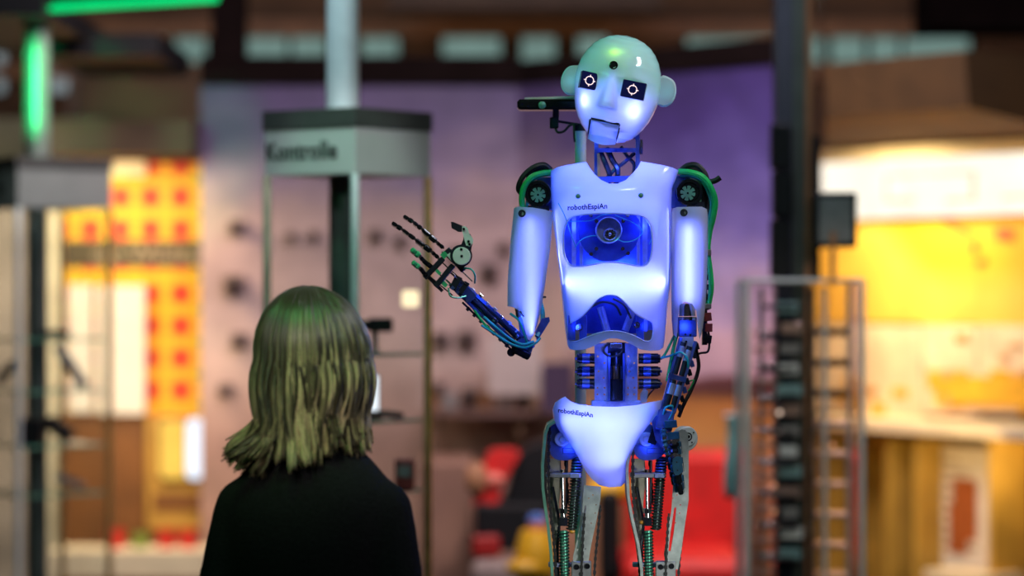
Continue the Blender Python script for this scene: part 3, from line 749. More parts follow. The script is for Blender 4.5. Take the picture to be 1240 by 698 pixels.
lamp('belly_side_lamp', 'POINT', R(698, 396, -50), .03, (.02, .06, 1), 4*SP); lamp('belly_side_lamp', 'POINT', R(782, 396, -50), .03, (.02, .06, 1), 4*SP)
lamp('neck_lamp', 'POINT', R(748, 205, -6), .12, (.05, .12, 1), 4*SP)

# ---- shoulders -----------------------------------------------------------
for cx, cy, sd in ((651.5, 236, -1), (833, 234, 1)):
    bx = MB(M['bluemetal']); x1 = cx-sd*22
    bx.box(R((cx+x1)/2, cy-1, 14), (26*SP, 20*SP, 40*SP), None, .003); bx.build('shoulder_bracket', robot)
    mm = MB(M['motor'])
    mm.revolve(R(cx, cy, 22), (0, -1, 0), [(0, 16*SP), (30*SP, 16.5*SP), (33*SP, 15.5*SP), (33*SP, 12*SP), (31*SP, 11*SP), (31*SP, 0)], 32)
    for k in range(6):
        a = PI/3*k+.4; mm.cyl(R(cx+13.8*math.cos(a), cy+13.8*math.sin(a), -10), R(cx+13.8*math.cos(a), cy+13.8*math.sin(a), -13), 1.2*SP, 8)
    mm.build('shoulder_motor', robot)
    r = MB(M['greenrotor']); ol = []
    for k in range(8):
        a0 = 2*PI*k/8+.2
        for da, rr in ((-.27, 8.8), (-.1, 9.2), (.1, 9.2), (.27, 8.8), (.3, 5), (.48, 5)): ol.append((cx+rr*math.cos(a0+da), cy+rr*math.sin(a0+da)))
    r.plate(ol, -13, 4, [[(cx+1.5*math.cos(2*PI*k/8), cy+1.5*math.sin(2*PI*k/8)) for k in range(8)]]); r.build('shoulder_rotor', robot)
pl = MB(M['greenrotor']); pl.plate([(820, 218), (834, 215), (849, 220), (853, 228), (850, 250), (824, 251)], 12, 3); pl.build('shoulder_plate', robot)
MB(M['darkmetal']).box(R(842, 249, 4), (22*SP, 20*SP, 8*SP), None, .001).build('shoulder_base', robot)
MB(M['darkmetal']).box(R(652, 253, 6), (26*SP, 18*SP, 7*SP), None, .001).build('shoulder_base', robot)
def hoses(lst, m, nm, r):
    for pts in lst: MB(m).cable([R(*p) for p in pts], r*SP, 8).build(nm, robot)
hoses([[(669, 209, 0), (657, 210, -8), (645, 214, -12), (636, 224, -12), (632, 238, -10), (633, 254, -4)], [(822, 208, 0), (836, 209, -8), (850, 214, -10), (860, 226, -8), (866, 243, -4), (864, 262, 0), (859, 282, 4), (857, 305, 4), (860, 330, 4), (861, 350, 4), (857, 374, 6)]], M['greenhose'], 'green_hose', 3.7)
hoses([[(667, 212, 4), (655, 213, -4), (645, 219, -6), (640, 232, -6), (638, 252, 0)], [(824, 213, 6), (838, 214, -2), (850, 220, -4), (857, 232, -2), (861, 248, 2), (858, 270, 6), (854, 300, 8)]], M['cyanhose'], 'cyan_hose', 2.0)
hoses([[(667, 206, 8), (659, 200, 6), (648, 202, 4), (638, 209, 4), (631, 218, 4), (628, 229, 6), (633, 236, 8)], [(664, 204, 10), (652, 204, 12), (642, 212, 12), (640, 226, 10), (644, 246, 10)], [(824, 207, 8), (832, 201, 6), (843, 200, 4), (852, 208, 2), (857, 222, 2), (858, 240, 6), (855, 265, 8), (854, 300, 8)], [(826, 208, 10), (840, 206, 12), (852, 214, 10), (853, 236, 10), (852, 252, 12)], [(846, 216, 2), (858, 220, 0), (866, 219, -2), (872, 215, -2)]], M['rubber'], 'black_cable', 3.4)

# ---- upper arm shells ------------------------------------------------------
AL = [(248, 622, 669.5, 26), (260, 621, 669.5, 28), (300, 617, 667, 30), (340, 614.2, 661.5, 30), (370, 614, 657, 28), (416, 622, 650, 22)]
al_out = [(622.5, 252), (627, 250.5), (645, 251.5), (660, 254), (669, 257), (669, 280), (666, 303), (662, 330), (659, 352), (655.5, 374), (651, 393), (645, 408), (640, 415), (637, 405), (633, 388), (628, 376), (621, 372), (614.3, 371), (614.2, 345), (616, 310), (619, 280)]
MB(M['shell']).patch(al_out, AL, 2.5, (), 4.5, 5).build('upper_arm_shell', robot, 50)
AR = [(248, 813, 857.5, 26), (300, 813, 857.5, 28), (350, 812.8, 856, 28), (414, 813, 851, 24)]
ar_out = [(813.2, 258), (815, 252.5), (820, 251), (836, 250.5), (850, 250.5), (856, 253.5), (857.4, 262), (857.3, 300), (856, 340), (854, 375), (851, 398), (847.5, 411), (845.5, 400), (843.5, 377), (838, 368), (829, 365.5), (823, 370), (821, 385), (819.5, 409), (815, 405), (813.3, 385), (812.9, 340)]
MB(M['shell']).patch(ar_out, AR, 2.8, (), 4.5, 5).build('upper_arm_shell', robot, 50)
for tab, ol in ((AL, al_out), (AR, ar_out)):
    tb = [(r[0], r[1]+.5, r[2]-.5, r[3]*.5) for r in tab]
    MB(M['shell']).patch(ol, tb, 2.6, (), 9, 0, sgn=1).build('upper_arm_back', robot, 50)
for x, y, q in ((632, 259, -26), (828, 258, -27)):
    MB(M['darkmetal']).revolve(R(x, y, q+2), (0, -1, .1), [(0, 4.5*SP), (3*SP, 4.5*SP), (3*SP, 2.5*SP), (1*SP, 2.2*SP), (1*SP, 0)], 16).build('shoulder_pin', robot)
for x, y in ((658, 318), (656, 341), (659, 360)):
    MB(M['ink']).revolve(R(x, y, -14), (.5, -1, 0), [(-4*SP, 1.3*SP), (3*SP, 1.3*SP), (3*SP, 0)], 8).build('shell_screw', robot)
for a, b_, e_ in (((644, 266), (641, 404), .14), ((834, 274), (833, 366), .16)):
    pa, pb = R(*a, -19), R(*b_, -19); c = (pa+pb)/2
    lamp('arm_led_strip', 'AREA', c, e_, BLUE, 5*SP, (pa-pb).length, c+Vector((0, -1, 0)))
lamp('elbow_lamp', 'POINT', R(633, 388, -40), .05, (.04, .1, 1), 5*SP)
lamp('elbow_lamp', 'POINT', R(831, 396, -40), .07, (.04, .1, 1), 5*SP)
# right upper arm: mechanism in the shell notch and cable column on its outside
m_ = MB(M['bluemetal']); m_.box(R(832, 396, -4), (22*SP, 26*SP, 24*SP), None, .002); m_.build('elbow_block', robot)
m_ = MB(M['steel']); m_.cyl(R(832, 368, -12), R(832, 383, -12), 9*SP, 20, 10*SP); m_.cyl(R(832, 384, -12), R(832, 388, -12), 11*SP, 20); m_.build('elbow_bearing', robot)
cc = MB(M['darkmetal']); cc.bar(R(853, 300, 14), R(853, 418, 10), 6*SP, 14*SP)
for k in range(9): cc.box(R(856, 312+k*12, 6), (5*SP, 8*SP, 7*SP), None, .0008)
cc.build('cable_duct', robot)
for k, (x, y) in enumerate(((857, 384), (858, 397), (857, 411))):
    MB(M['copper'] if k < 2 else M['motor']).box(R(x, y, 0), (9*SP, 10*SP, 10*SP), Euler((0, .12*k-.1, 0)), .001).build('connector', robot)
MB(M['rubber']).cable([R(858, 402, 2), R(859, 415, 0), R(857, 426, 0), R(848, 428, 2), R(838, 432, 4)], 1.4*SP).build('black_cable', robot)
MB(M['alu']).box(R(855, 371, 2), (12*SP, 16*SP, 6*SP), None, .001).build('hose_clamp', robot)
MB(M['alu']).box(R(856, 306, 2), (10*SP, 12*SP, 7*SP), None, .001).build('hose_clamp', robot)

# ---- left forearm and raised hand ---------------------------------------------
EL = (636, 423); WRp = (549, 341)
def F(t, off, q=0):       # point along the forearm: t 0 elbow .. 1 wrist, off = picture units across it
    dx, dy = WRp[0]-EL[0], WRp[1]-EL[1]; L = math.hypot(dx, dy); nx, ny = dy/L, -dx/L      # off > 0 : lower left side
    return R(EL[0]+dx*t-nx*off*-1, EL[1]+dy*t-ny*off*-1, -q-70*t-12)
fa = MB(M['bluemetal'])
for off in (-9, 8): fa.bar(F(-.02, off), F(.98, off*.7), 4*SP, 16*SP, .0008)
fa.bar(F(.3, -9), F(.3, 8), 4*SP, 12*SP); fa.bar(F(.62, -8), F(.62, 7), 4*SP, 12*SP); fa.build('forearm_frame', robot)
for off, t0, t1, r, q in ((-4, .12, .58, 3.6, 6), (3.5, .06, .5, 3.4, 7), (0, .4, .82, 3, 9), (-6, .55, .95, 2.4, 5), (5, .5, .9, 2.6, 6)):
    a = MB(M['darkmetal']); a.cyl(F(t0, off, q), F(t1, off, q), r*SP, 14)
    a.use(M['steel']); a.cyl(F(t1, off, q), F(t1+.16, off*.9, q), r*.4*SP, 8); a.cyl(F(t0+.03, off, q), F(t0+.06, off, q), r*1.12*SP, 14); a.build('forearm_actuator', robot)
for k in range(8):
    t_ = .1+.1*k; MB(M['paleblue'] if k % 3 else M['steel']).box(F(t_, -10+(k % 2)*1.5, 7), (5*SP, 5*SP, 4*SP), Euler((0, .75, 0)), .0006).build('forearm_block', robot)
bd = MB(M['darkmetal'])
for k in range(7): bd.box(F(.16+.09*k, 12, 3), (4*SP, 6*SP, 5*SP), Euler((0, .75, 0)), .0006)
bd.bar(F(.1, 12, 2), F(.78, 11, 2), 2.5*SP, 4*SP); bd.build('forearm_cable_rail', robot)
for pts, m__ in (([(618, 380, -40), (628, 388, -46), (634, 402, -44), (638, 414, -36), (644, 420, -30)], 'cyanhose'), ([(583, 394, -64), (598, 404, -58), (615, 415, -50), (634, 421, -44), (648, 416, -34), (654, 410, -26)], 'cyanhose'), ([(586, 384, -66), (600, 396, -60), (617, 410, -52), (632, 417, -46), (646, 414, -36)], 'cyanhose'), ([(572, 372, -66), (583, 388, -64), (596, 402, -58), (612, 412, -50)], 'greenhose'), ([(650, 408, -10), (656, 396, -4), (657, 380, 0), (654, 366, 0)], 'cyanhose')):
    MB(M[m__]).cable([R(*p) for p in pts], (1.5 if pts[0][0] < 640 else 3)*SP, 7).build('forearm_hose', robot)
e = MB(M['bluemetal'])
for q0 in (-30, -4): e.revolve(R(634, 421, q0), (0, -1, 0), [(0, 11*SP), (4*SP, 11*SP), (4*SP, 6*SP), (6*SP, 5*SP), (6*SP, 0)], 22)
e.cyl(R(634, 421, -34), R(634, 421, 2), 5*SP, 14); e.build('elbow_joint', robot)
MB(M['motor']).cyl(R(622, 422, -40), R(640, 431, -30), 5.5*SP, 16).build('elbow_motor', robot)
MB(M['motor']).revolve(R(619, 427, -34), (0, -1, 0), [(0, 5*SP), (4*SP, 5*SP), (4*SP, 2.5*SP), (4*SP, 0)], 16).build('elbow_motor', robot)
MB(M['bluemetal']).plate([(648, 402), (656, 386), (665, 384), (666, 389), (658, 402), (650, 414)], -10, 8).build('elbow_fin', robot)
MB(M['bluemetal']).bar(R(632, 376, -14), R(637, 415, -14), 12*SP, 14*SP, .002).build('elbow_link', robot)
MB(M['steel']).cyl(R(630, 372, -20), R(632, 384, -20), 7*SP, 16).build('elbow_bearing', robot)

HQ = -92
hand = MB(M['darkmetal'])
hand.bar(R(514, 337, HQ), R(537, 313, HQ), 6.5*SP, 12*SP, .0012); hand.bar(R(527, 347.5, HQ), R(549, 321, HQ), 6.5*SP, 12*SP, .0012)
hand.bar(R(513, 330, HQ+3), R(536, 353, HQ+3), 4*SP, 6*SP); hand.bar(R(541, 302, HQ+3), R(562, 328, HQ+3), 8*SP, 8*SP, .001)
hand.use(M['greenfinger']); hand.box(R(538, 309, HQ-2), (7*SP, 8*SP, 7*SP), Euler((0, .8, 0))); hand.box(R(530, 329, HQ-2), (4*SP, 6*SP, 9*SP), Euler((0, -.8, 0))); hand.box(R(538, 344, HQ), (8*SP, 8*SP, 5*SP), Euler((0, .8, 0)))
hand.use(M['steel'])
for a, b_ in (((535, 305), (572, 341)), ((530, 313), (566, 346)), ((545, 330), (560, 344)), ((523, 324), (556, 354)), ((517, 332), (548, 358))): hand.cyl(R(*a, HQ-5), R(*b_, HQ+6), .8*SP, 6)
hand.use(M['whitedisc']); hand.plate([(541, 309), (545, 306), (551, 317), (556, 321), (550, 321)], HQ-8, 3)
hand = hand.build('hand', robot)
w_ = MB(M['darkmetal']); w_.bar(R(556, 335, HQ+8), R(548, 351, HQ+8), 9*SP, 14*SP, .001); w_.bar(R(566, 342, HQ+12), R(557, 356, HQ+12), 7*SP, 12*SP, .001); w_.use(M['bluemetal']); w_.bar(R(552, 342, HQ+8), R(572, 362, HQ+18), 14*SP, 9*SP, .001)
for k in range(4): w_.box(R(548+6*k, 349+5*k, HQ+2+4*k), (4*SP, 5*SP, 4*SP), Euler((0, .8, 0)))
w_.build('wrist', robot)
def finger(joints, rads, tips, nm='finger', tipmat=None):
    mb = MB(M['motor'])
    for k, (a, b_) in enumerate(zip(joints, joints[1:])):
        a, b_ = R(*a), R(*b_); r = rads[k]
        mb.use(tipmat if (tipmat and k >= tips) else M['motor'])
        dv = (b_-a)
        mb.bar(a+dv*.04, a+dv*.5, r*2*SP, r*2.2*SP, r*.5*SP); mb.bar(a+dv*.5, a+dv*.97, r*1.7*SP, r*1.8*SP, r*.4*SP)
        mb.use(M['steel']); mb.cyl(a+Vector((0, -r*1.3*SP, 0)), a+Vector((0, r*1.3*SP, 0)), r*.6*SP, 10)
        pr = dv.normalized().cross(Vector((0, 1, 0)))*r*1.1*SP
        mb.cyl(a+dv*.1+pr, a+dv*.9+pr, .35*SP, 5)
    return mb.build(nm, hand)
finger([(537, 300.5, HQ-2), (529, 293.5, HQ-6), (511, 277.5, HQ-10), (500.5, 269, HQ-10), (488.5, 261.5, HQ-8)], [2.2, 3.0, 2.6, 2.5], 9)
finger([(531, 312.5, HQ-2), (523, 305, HQ-6), (503, 290, HQ-10), (487, 278, HQ-10), (474.5, 269.5, HQ-8)], [2.2, 3.0, 2.4, 2.6], 9)
finger([(523, 324, HQ-2), (512, 315, HQ-10), (508.5, 310.5, HQ-16), (498, 301.5, HQ-22)], [2.8, 2.6, 3.6], 2, 'finger', M['greenfinger'])
finger([(517, 335, HQ-2), (511, 327.5, HQ-10), (508, 324.5, HQ-16), (499.5, 317, HQ-22)], [2.8, 2.6, 3.2], 2, 'finger', M['greenfinger'])
th = MB(M['darkmetal'])
th.revolve(R(558.5, 310, HQ-4), (0, -1, 0), [(0, 13*SP), (7*SP, 13*SP), (7*SP, 0)], 28)
th.plate([(556, 303), (561, 290), (562, 280), (570, 284), (572, 295), (570, 305), (568, 312)], HQ-8, 7)
th.plate(dense([(546, 269), (549, 269), (560, 273.5), (559, 281), (555, 281), (547, 276.5)], 3), HQ-9, 9)
th.use(M['whitedisc']); th.revolve(R(559, 310.3, HQ-11), (0, -1, 0), [(0, 10.6*SP), (2*SP, 10.6*SP), (2.5*SP, 10*SP), (2.5*SP, 0)], 28)
th.plate([(559.5, 274.5), (563, 273.8), (566.5, 277), (568, 283), (572.6, 289), (572.8, 294), (569, 299), (564.5, 297.5), (562.5, 291), (560, 281)], HQ-12, 4)
th.use(M['motor'])
for x, y in ((558.5, 302), (559, 310.3), (561.5, 277.5), (567.3, 292.5), (568.5, 296)): th.cyl(R(x, y, HQ-12), R(x, y, HQ-14.6), 1.6*SP, 10)
th.build('thumb', hand)
for pts, m__ in (([(561, 325, HQ-4), (570, 326, HQ-8), (575, 333, HQ-6), (575, 343, HQ+4)], 'cyanhose'), ([(543, 349, HQ-4), (545, 358, HQ-6), (553, 361, HQ-2), (564, 359, HQ+8)], 'springgreen')): MB(M[m__]).cable([R(*p) for p in pts], 1.1*SP).build('hand_hose', robot)

# ---- right forearm and hanging hand ---------------------------------------------
b = MB(M['greyplate']); b.plate([(826, 402), (835, 400), (840, 404), (840, 418), (834, 424), (826, 420)], -16, 4); b.use(M['motor'])
for x, y in ((830, 405), (836, 406), (831, 414)): b.cyl(R(x, y, -16), R(x, y, -18), 1.4*SP, 8)
b.build('elbow_plate', robot)
def G(t, off, q=0): return R(833-25*t+off*.97, 412+88*t+off*.27, -8-14*t-q)
g = MB(M['bluemetal'])
for off in (-9, 9): g.bar(G(0, off), G(1, off*.8), 4.5*SP, 16*SP, .0008)
g.bar(G(.15, -9), G(.15, 9), 5*SP, 12*SP); g.bar(G(.52, -11, 6), G(.52, 11, 6), 6*SP, 8*SP); g.bar(G(.92, -9), G(.92, 9), 6*SP, 12*SP); g.build('forearm_frame', robot)
for off, t0, t1, r in ((-4, .05, .48, 3.6), (4, .08, .48, 3.4), (-3.5, .56, .95, 4), (4.5, .56, .92, 3.2)):
    a = MB(M['darkmetal']); a.cyl(G(t0, off, 8), G(t1, off, 8), r*SP, 14); a.use(M['paleblue']); a.cyl(G(t0+.05, off, 8), G(t0+.2, off, 8), r*1.08*SP, 14); a.build('forearm_actuator', robot)
for k in range(8): MB((M['motor'], M['darkmetal'], M['bluemetal'])[k % 3]).box(G(.05+.12*k, 12.5, 2), (5*SP, 7*SP, 8*SP), Euler((0, -.28, 0)), .0006).build('forearm_block', robot)
for pts, r, m__ in (([(800, 434, -10), (812, 431, -18), (824, 427, -22), (832, 434, -24), (833, 446, -20)], 1.3, 'cyanhose'), ([(818, 404, -6), (812, 416, -8), (806, 428, -8), (801, 434, -8)], 1.6, 'greenhose'), ([(820, 404, -2), (816, 420, -6), (812, 440, -8), (808, 462, -10)], 2.2, 'greenhose'), ([(842, 420, 0), (846, 445, 0), (838, 470, -2), (828, 490, -4), (822, 505, 0)], 2.4, 'rubber'), ([(803, 502, -36), (806, 494, -42), (814, 492, -40), (814, 500, -36), (809, 510, -34)], 1.2, 'cyanhose'), ([(834, 462, -4), (840, 461, -6), (836, 470, -6), (833, 474, -6)], .8, 'greenhose')):
    MB(M[m__]).cable([R(*p) for p in pts], r*SP).build('forearm_hose', robot)
M['bluefinger'] = mat('teal_blue_hand_metal', (.03, .13, .25), .35, .4, scale=60)
h2 = MB(M['bluemetal']); h2.bar(R(807, 498, -26), R(803, 522, -30), 20*SP, 15*SP, .002); h2.use(M['bluefinger'])
h2.box(R(812, 514, -38), (15*SP, 8*SP, 9*SP), Euler((0, -.1, 0)), .001); h2.box(R(815, 528, -38), (15*SP, 8*SP, 9*SP), Euler((0, -.1, 0)), .001)
h2.use(M['bluemetal']); h2.plate([(788, 506), (797, 503), (806, 535), (801, 542), (794, 534)], -30, 8)
hand = h2.build('hand', robot)
MB(M['motor']).box(R(792, 527, -22), (10*SP, 12*SP, 22*SP), Euler((0, .3, 0)), .001).build('wrist_motor', robot)
finger([(816, 535, -38), (817, 551, -42), (820, 572, -42), (825, 600, -36)], [5.4, 5, 3.6], 9, tipmat=M['bluefinger'])
finger([(810, 535, -34), (813, 552, -36), (817, 573, -34), (820, 597, -28)], [4.6, 4.4, 3.4], 0, tipmat=M['bluefinger'])
finger([(820, 533, -30), (822, 552, -28), (824, 574, -26), (826, 594, -22)], [4, 4, 3.2], 0, tipmat=M['bluefinger'])
finger([(806, 533, -28), (809, 550, -28), (813, 570, -26), (816, 588, -22)], [4, 4, 3], 9)
finger([(803, 521, -40), (804, 531, -50), (806, 543, -54), (808, 552, -52)], [4, 3.6, 3], 0, 'thumb', M['bluefinger'])
lk = MB(M['bluefinger']); lk.plate(dense([(815, 556), (823, 553), (826, 560), (825, 573), (818, 576), (815, 568)], 3, True), -49, 3); lk.use(M['ink'])
for x, y in ((819.5, 560), (820.5, 570)): lk.cyl(R(x, y, -49), R(x, y, -50), 1*SP, 8)
lk.build('finger_link', hand)

# ---- waist --------------------------------------------------------------------
for x0, x1 in ((720, 736), (757, 772)):
    holes = []
    for (hx, hy) in [(x0+3.5, y) for y in (470, 478, 486)]+[(x1-4, y) for y in (470, 478, 486)]+[(x0+4, 432), (x1-4, 440), (x0+5, 450), (x1-5, 458)]: holes.append([(hx+1.2*math.cos(2*PI*k/8), hy+1.2*math.sin(2*PI*k/8)) for k in range(8)])
    MB(M['paleblue']).plate([(x0, 416), (x1, 416), (x1, 489), (x0, 489)], -14, 5, holes).build('waist_plate', robot)
MB(M['darkmetal']).box(R(746, 452, 4), (24*SP, 16*SP, 74*SP)).build('waist_core', robot)
for y0, y1, r, m__ in ((427, 443, 7, 'motor'), (443.5, 459, 7.5, 'steel'), (459.5, 485, 8, 'motor')): MB(M[m__]).cyl(R(746.5, y0, -14), R(746.5, y1, -14), r*SP, 22).build('waist_cylinder', robot)
for x in (737.5, 755.5): MB(M['bluemetal']).bar(R(x, 428, -16), R(x, 486, -16), 3*SP, 5*SP).build('waist_rail', robot)
MB(M['rubber']).tube([R(742+11*math.cos(a), 424+8*math.sin(a), -18-4*math.sin(a)) for a in [k*2*PI/20 for k in range(21)]], 1.3*SP, 6).build('waist_cable_loop', robot)
MB(M['steel']).box(R(746, 419, -18), (14*SP, 8*SP, 6*SP), None, .001).build('waist_clamp', robot)
for sx, x0, x1 in ((-1, 720, 698), (1, 773, 800)):
    for y in (434.5, 450, 465):
        mo_ = MB(M['motor']); a, b_ = R(x0, y, -6), R(x1-sx*3, y, -6)
        mo_.cyl(a, b_, 6.3*SP, 20); mo_.cyl(b_, R(x1-sx*.5, y, -6), 5.2*SP, 20)
        mo_.use(M['bluemetal']); mo_.cyl(R(x0+sx*6, y, -6), R(x0+sx*15, y, -6), 6.5*SP, 20); mo_.cyl(R(x1-sx*.5, y, -6), R(x1+sx*1.5, y, -6), 1.6*SP, 10)
        mo_.build('waist_motor', robot)
br = MB(M['greyplate']); br.plate([(775, 478), (780, 470), (785, 474), (783, 487), (776, 489)], -8, 5); br.build('waist_bracket', robot)
MB(M['rubber']).cable([R(793, 470, -4), R(786, 478, -2), R(781, 486, -2)], 1*SP).build('waist_cable', robot)
MB(M['paleblue']).box(R(746, 489, 0), (60*SP, 30*SP, 8*SP), None, .002).build('waist_base', robot)
lamp('waist_fill', 'POINT', R(746, 436, -52), .14, (.05, .1, 1), 6*SP)  # blue fill added in open air before the waist
lamp('hand_fill', 'POINT', R(790, 500, -62), .07, (.03, .12, 1), 5*SP); lamp('forearm_lamp', 'POINT', R(618, 396, -96), .06, (.03, .12, 1), 5*SP)  # blue fill light added in front of the hanging hand
lamp('waist_fill', 'POINT', R(708, 486, -44), .05, (.05, .1, 1), 6*SP)  # second added blue fill, lower left of the waist

# ---- hip shell --------------------------------------------------------------------
PT = [(478, 668, 806, 56), (495, 668, 804, 62), (515, 672, 792, 64), (535, 684, 776, 60), (555, 694, 766, 52), (575, 706, 760, 40), (592, 714, 757, 26)]
p_out = [(684.5, 480.5), (690, 486), (700, 490), (720, 492.5), (745, 493), (770, 491), (790, 487), (803.5, 484.5), (805, 490), (798, 502), (788, 512), (778, 525), (770, 538), (764, 552), (760, 570), (757.5, 584), (752, 589.5), (738, 590.5), (726, 588), (717, 581), (709, 571), (701, 556), (694, 543), (685, 532), (677, 522), (671, 511), (668.3, 499), (672, 488), (680, 482.5)]
MB(M['shell']).patch(p_out, PT, 2.4, (), 4.5, 5).build('hip_shell', robot, 50)
text_part('robothEspiAn', 9.2, None, M['ink'], 'hip_lettering', robot, .2, bold=.32, warp=surf_text(675.5, 499.5, 714, 505, PT, 2.4, 46.5))
MB(M['paleblue']).box(R(737, 520, 0), (86*SP, 40*SP, 40*SP), None, .006).build('hip_block', robot)
MB(M['bluemetal']).plate([(715, 535), (760, 535), (752, 560), (738, 580), (725, 562)], -14, 20).build('hip_keel', robot)
strip(728, 508, -34, 74, 9, .34); strip(738, 540, -34, 26, 40, .16); lamp('hip_lamp', 'POINT', R(740, 575, -24), .03, BLUE, 5*SP)
lamp('hip_side_lamp', 'POINT', R(690, 546, -46), .05, (.04, .1, 1), 5*SP); lamp('hip_side_lamp', 'POINT', R(786, 546, -46), .05, (.04, .1, 1), 5*SP)

# ---- legs ----------------------------------------------------------------------------
def ribbon(pts, w_):
    l = []; r = []
    for i, p in enumerate(pts):
        a = pts[max(0, i-1)]; b_ = pts[min(len(pts)-1, i+1)]; dx, dy = b_[0]-a[0], b_[1]-a[1]; L = math.hypot(dx, dy)
        l.append((p[0]-dy/L*w_/2, p[1]+dx/L*w_/2)); r.append((p[0]+dy/L*w_/2, p[1]-dx/L*w_/2))
    return l+r[::-1]
def chain(pts, q, nm, w_=4):
    mb = MB(M['rubber']); sp_ = spline([(p[0], p[1], 0) for p in pts], 10); acc = 0; last = None; k = 0
    for p in sp_:
        if last is None: last = p; continue
        while (p-last).length >= 4.2:
            nx_ = last+(p-last).normalized()*4.2
            mb.bar(R(last.x, last.y, q), R(nx_.x, nx_.y, q), (w_ if k % 2 else w_*.6)*SP, (7 if k % 2 else 4)*SP); k += 1; last = nx_
    return tag(mb.build(nm, robot), kind='stuff')
def leg(dx, right):
    def o(pts): return [(x+dx, y) for x, y in pts]
    edge = [(672, 511), (664, 516), (660.5, 526), (658.5, 548), (657, 565), (657.5, 592), (660, 612), (664, 640), (667.5, 672), (669, 700), (670, 760)] if not right else [(663, 522), (658.5, 540), (657.5, 570), (659, 602), (664, 630), (671, 660), (675, 690), (676, 720), (676, 760)]
    e_ = MB(M['greyplate'] if right else M['greenrotor']); e_.plate(ribbon(o(edge), 3.4), -34, 60); e_.build('outer_side_plate', robot)
    MB(M['bluemetal']).plate(dense(o([(668, 516), (682, 513), (692, 520), (700, 540), (702, 550), (694, 556), (684, 558), (672, 556), (664, 545), (663, 528)]), 4, True), -18, 14).build('hip_bracket', robot)
    hb = MB(M['paleblue']); c = (680.5+dx, 532.5)
    hb.revolve(R(*c, -20), (0, -1, 0), [(0, 9*SP), (4*SP, 9*SP), (5*SP, 8*SP), (5*SP, 5.4*SP), (4*SP, 5*SP), (4*SP, 3.4*SP), (6*SP, 3*SP), (6*SP, 0)], 24); hb.build('hip_hub', robot)
    MB(M['bluemetal']).box(R(694+dx, 546, -8), (26*SP, 22*SP, 7*SP), None, .001).build('hip_crossbar', robot)
    cb2 = MB(M['alu']); cb2.box(R(682+dx, 575.5, -10), (42*SP, 24*SP, 5*SP), None, .001); cb2.use(M['paleblue']); cb2.box(R(696+dx, 575.5, -12), (12*SP, 24*SP, 6*SP), None, .001)
    cb2.use(M['steel']); cb2.cyl(R(681+dx, 572.5, -18), R(681+dx, 569, -18), 2.6*SP, 8); cb2.build('thigh_crossbar', robot)
    # springs and push rods
    s_ = MB(M['springdark']); a, b_ = R(699+dx, 554, -10), R(692+dx, 642, -10); s_.cyl(a, b_, 4.6*SP, 14); s_.use(M['rubber']); s_.coil(a, b_, 6*SP, 3.6*SP, 1.15*SP); s_.build('upper_spring', robot)
    s_ = MB(M['bluemetal']); s_.coil(R(700+dx, 553, -11), R(697.5+dx, 578, -11), 6.2*SP, 3.6*SP, 1.2*SP); s_.build('spring_end', robot)
    MB(M['steel']).cyl(R(681+dx, 576, -14), R(682+dx, 622, -14), 2*SP, 12).build('push_rod', robot)
    MB(M['darkmetal']).cyl(R(686.5+dx, 558, -4), R(685.5+dx, 622, -4), 1.6*SP, 10).build('push_rod', robot)
    n_ = MB(M['steel'])
    n_.cyl(R(682+dx, 616, -14), R(682+dx, 622, -14), 5*SP, 6); n_.cyl(R(682+dx, 622, -14), R(682+dx, 634, -14), 3.6*SP, 14); n_.use(M['darkmetal']); n_.cyl(R(682+dx, 627, -14), R(682+dx, 637, -14), 5.6*SP, 6); n_.build('rod_collar', robot)
    tag(MB(M['orange']).ball(R((693 if not right else 676)+dx, 644 if not right else 633, -12), 3*SP, 10, (1.3, 1, .9)).build('orange_fitting', robot), 'small orange fitting')
    s_ = MB(M['springgreen']); a, b_ = R(682.5+dx, 643, -14), R(685+dx, 760, -14); s_.cyl(a, b_, 5*SP, 16); s_.use(M['springdark']); s_.coil(a, b_, 6*SP, 3.8*SP, .9*SP); s_.build('lower_damper', robot)
    # plates
    MB(M['beige']).plate(o([(663, 556), (679, 556), (680, 585), (677, 610), (678, 640), (673, 664), (670, 640), (665, 612), (662, 590)]), 6, 4, [[(668+dx+1.1*math.cos(k), y+1.1*math.sin(k)) for k in (0, 1, 2, 3, 4, 5)] for y in (604, 616, 628)]).build('inner_plate', robot)
    if right:
        pl_ = [(716, 524), (724, 520), (731, 524), (732, 545), (732, 606), (728, 632), (723, 668), (719, 690), (706, 690), (702, 672), (706, 648), (711, 620), (713, 590), (713, 556)]
        slot = [(714.5, 616), (716, 614), (717, 617), (714, 645), (710, 668), (707.5, 668), (710, 645)]
    else:
        pl_ = [(707, 588), (716, 589), (728, 590), (727, 606), (722, 632), (716, 660), (711, 690), (694, 690), (694, 674), (700, 648), (705, 620)]
        slot = [(708, 613), (709.5, 612), (710, 616), (706.5, 640), (701, 664), (698.5, 666), (702, 645)]
    hl = [[(x+dx+.9*math.cos(k), y+.9*math.sin(k)) for k in (0, 1, 2, 3, 4, 5)] for x, y in ((718, 600), (713, 604), (722, 612), (716, 634), (721, 622), (709, 665))]
    MB(M['greyplate']).plate(o(pl_), -18, 4, [o(slot)]+hl).build('thigh_plate', robot)
    chain(o([(666, 518), (664.5, 545), (664.5, 590), (667, 625), (671, 660), (673, 700), (674, 760)]), -22, 'drive_chain')
    chain(o([(684, 556), (687, 585), (688, 612)]), 2, 'drive_chain', 3.4)
    chain(o([(708, 622), (706, 650), (704, 700), (703, 760)]), -22, 'drive_chain', 3.4)
    chain(o([(727, 612), (724, 645), (720, 690), (718, 760)]), -8, 'drive_chain', 3.4)
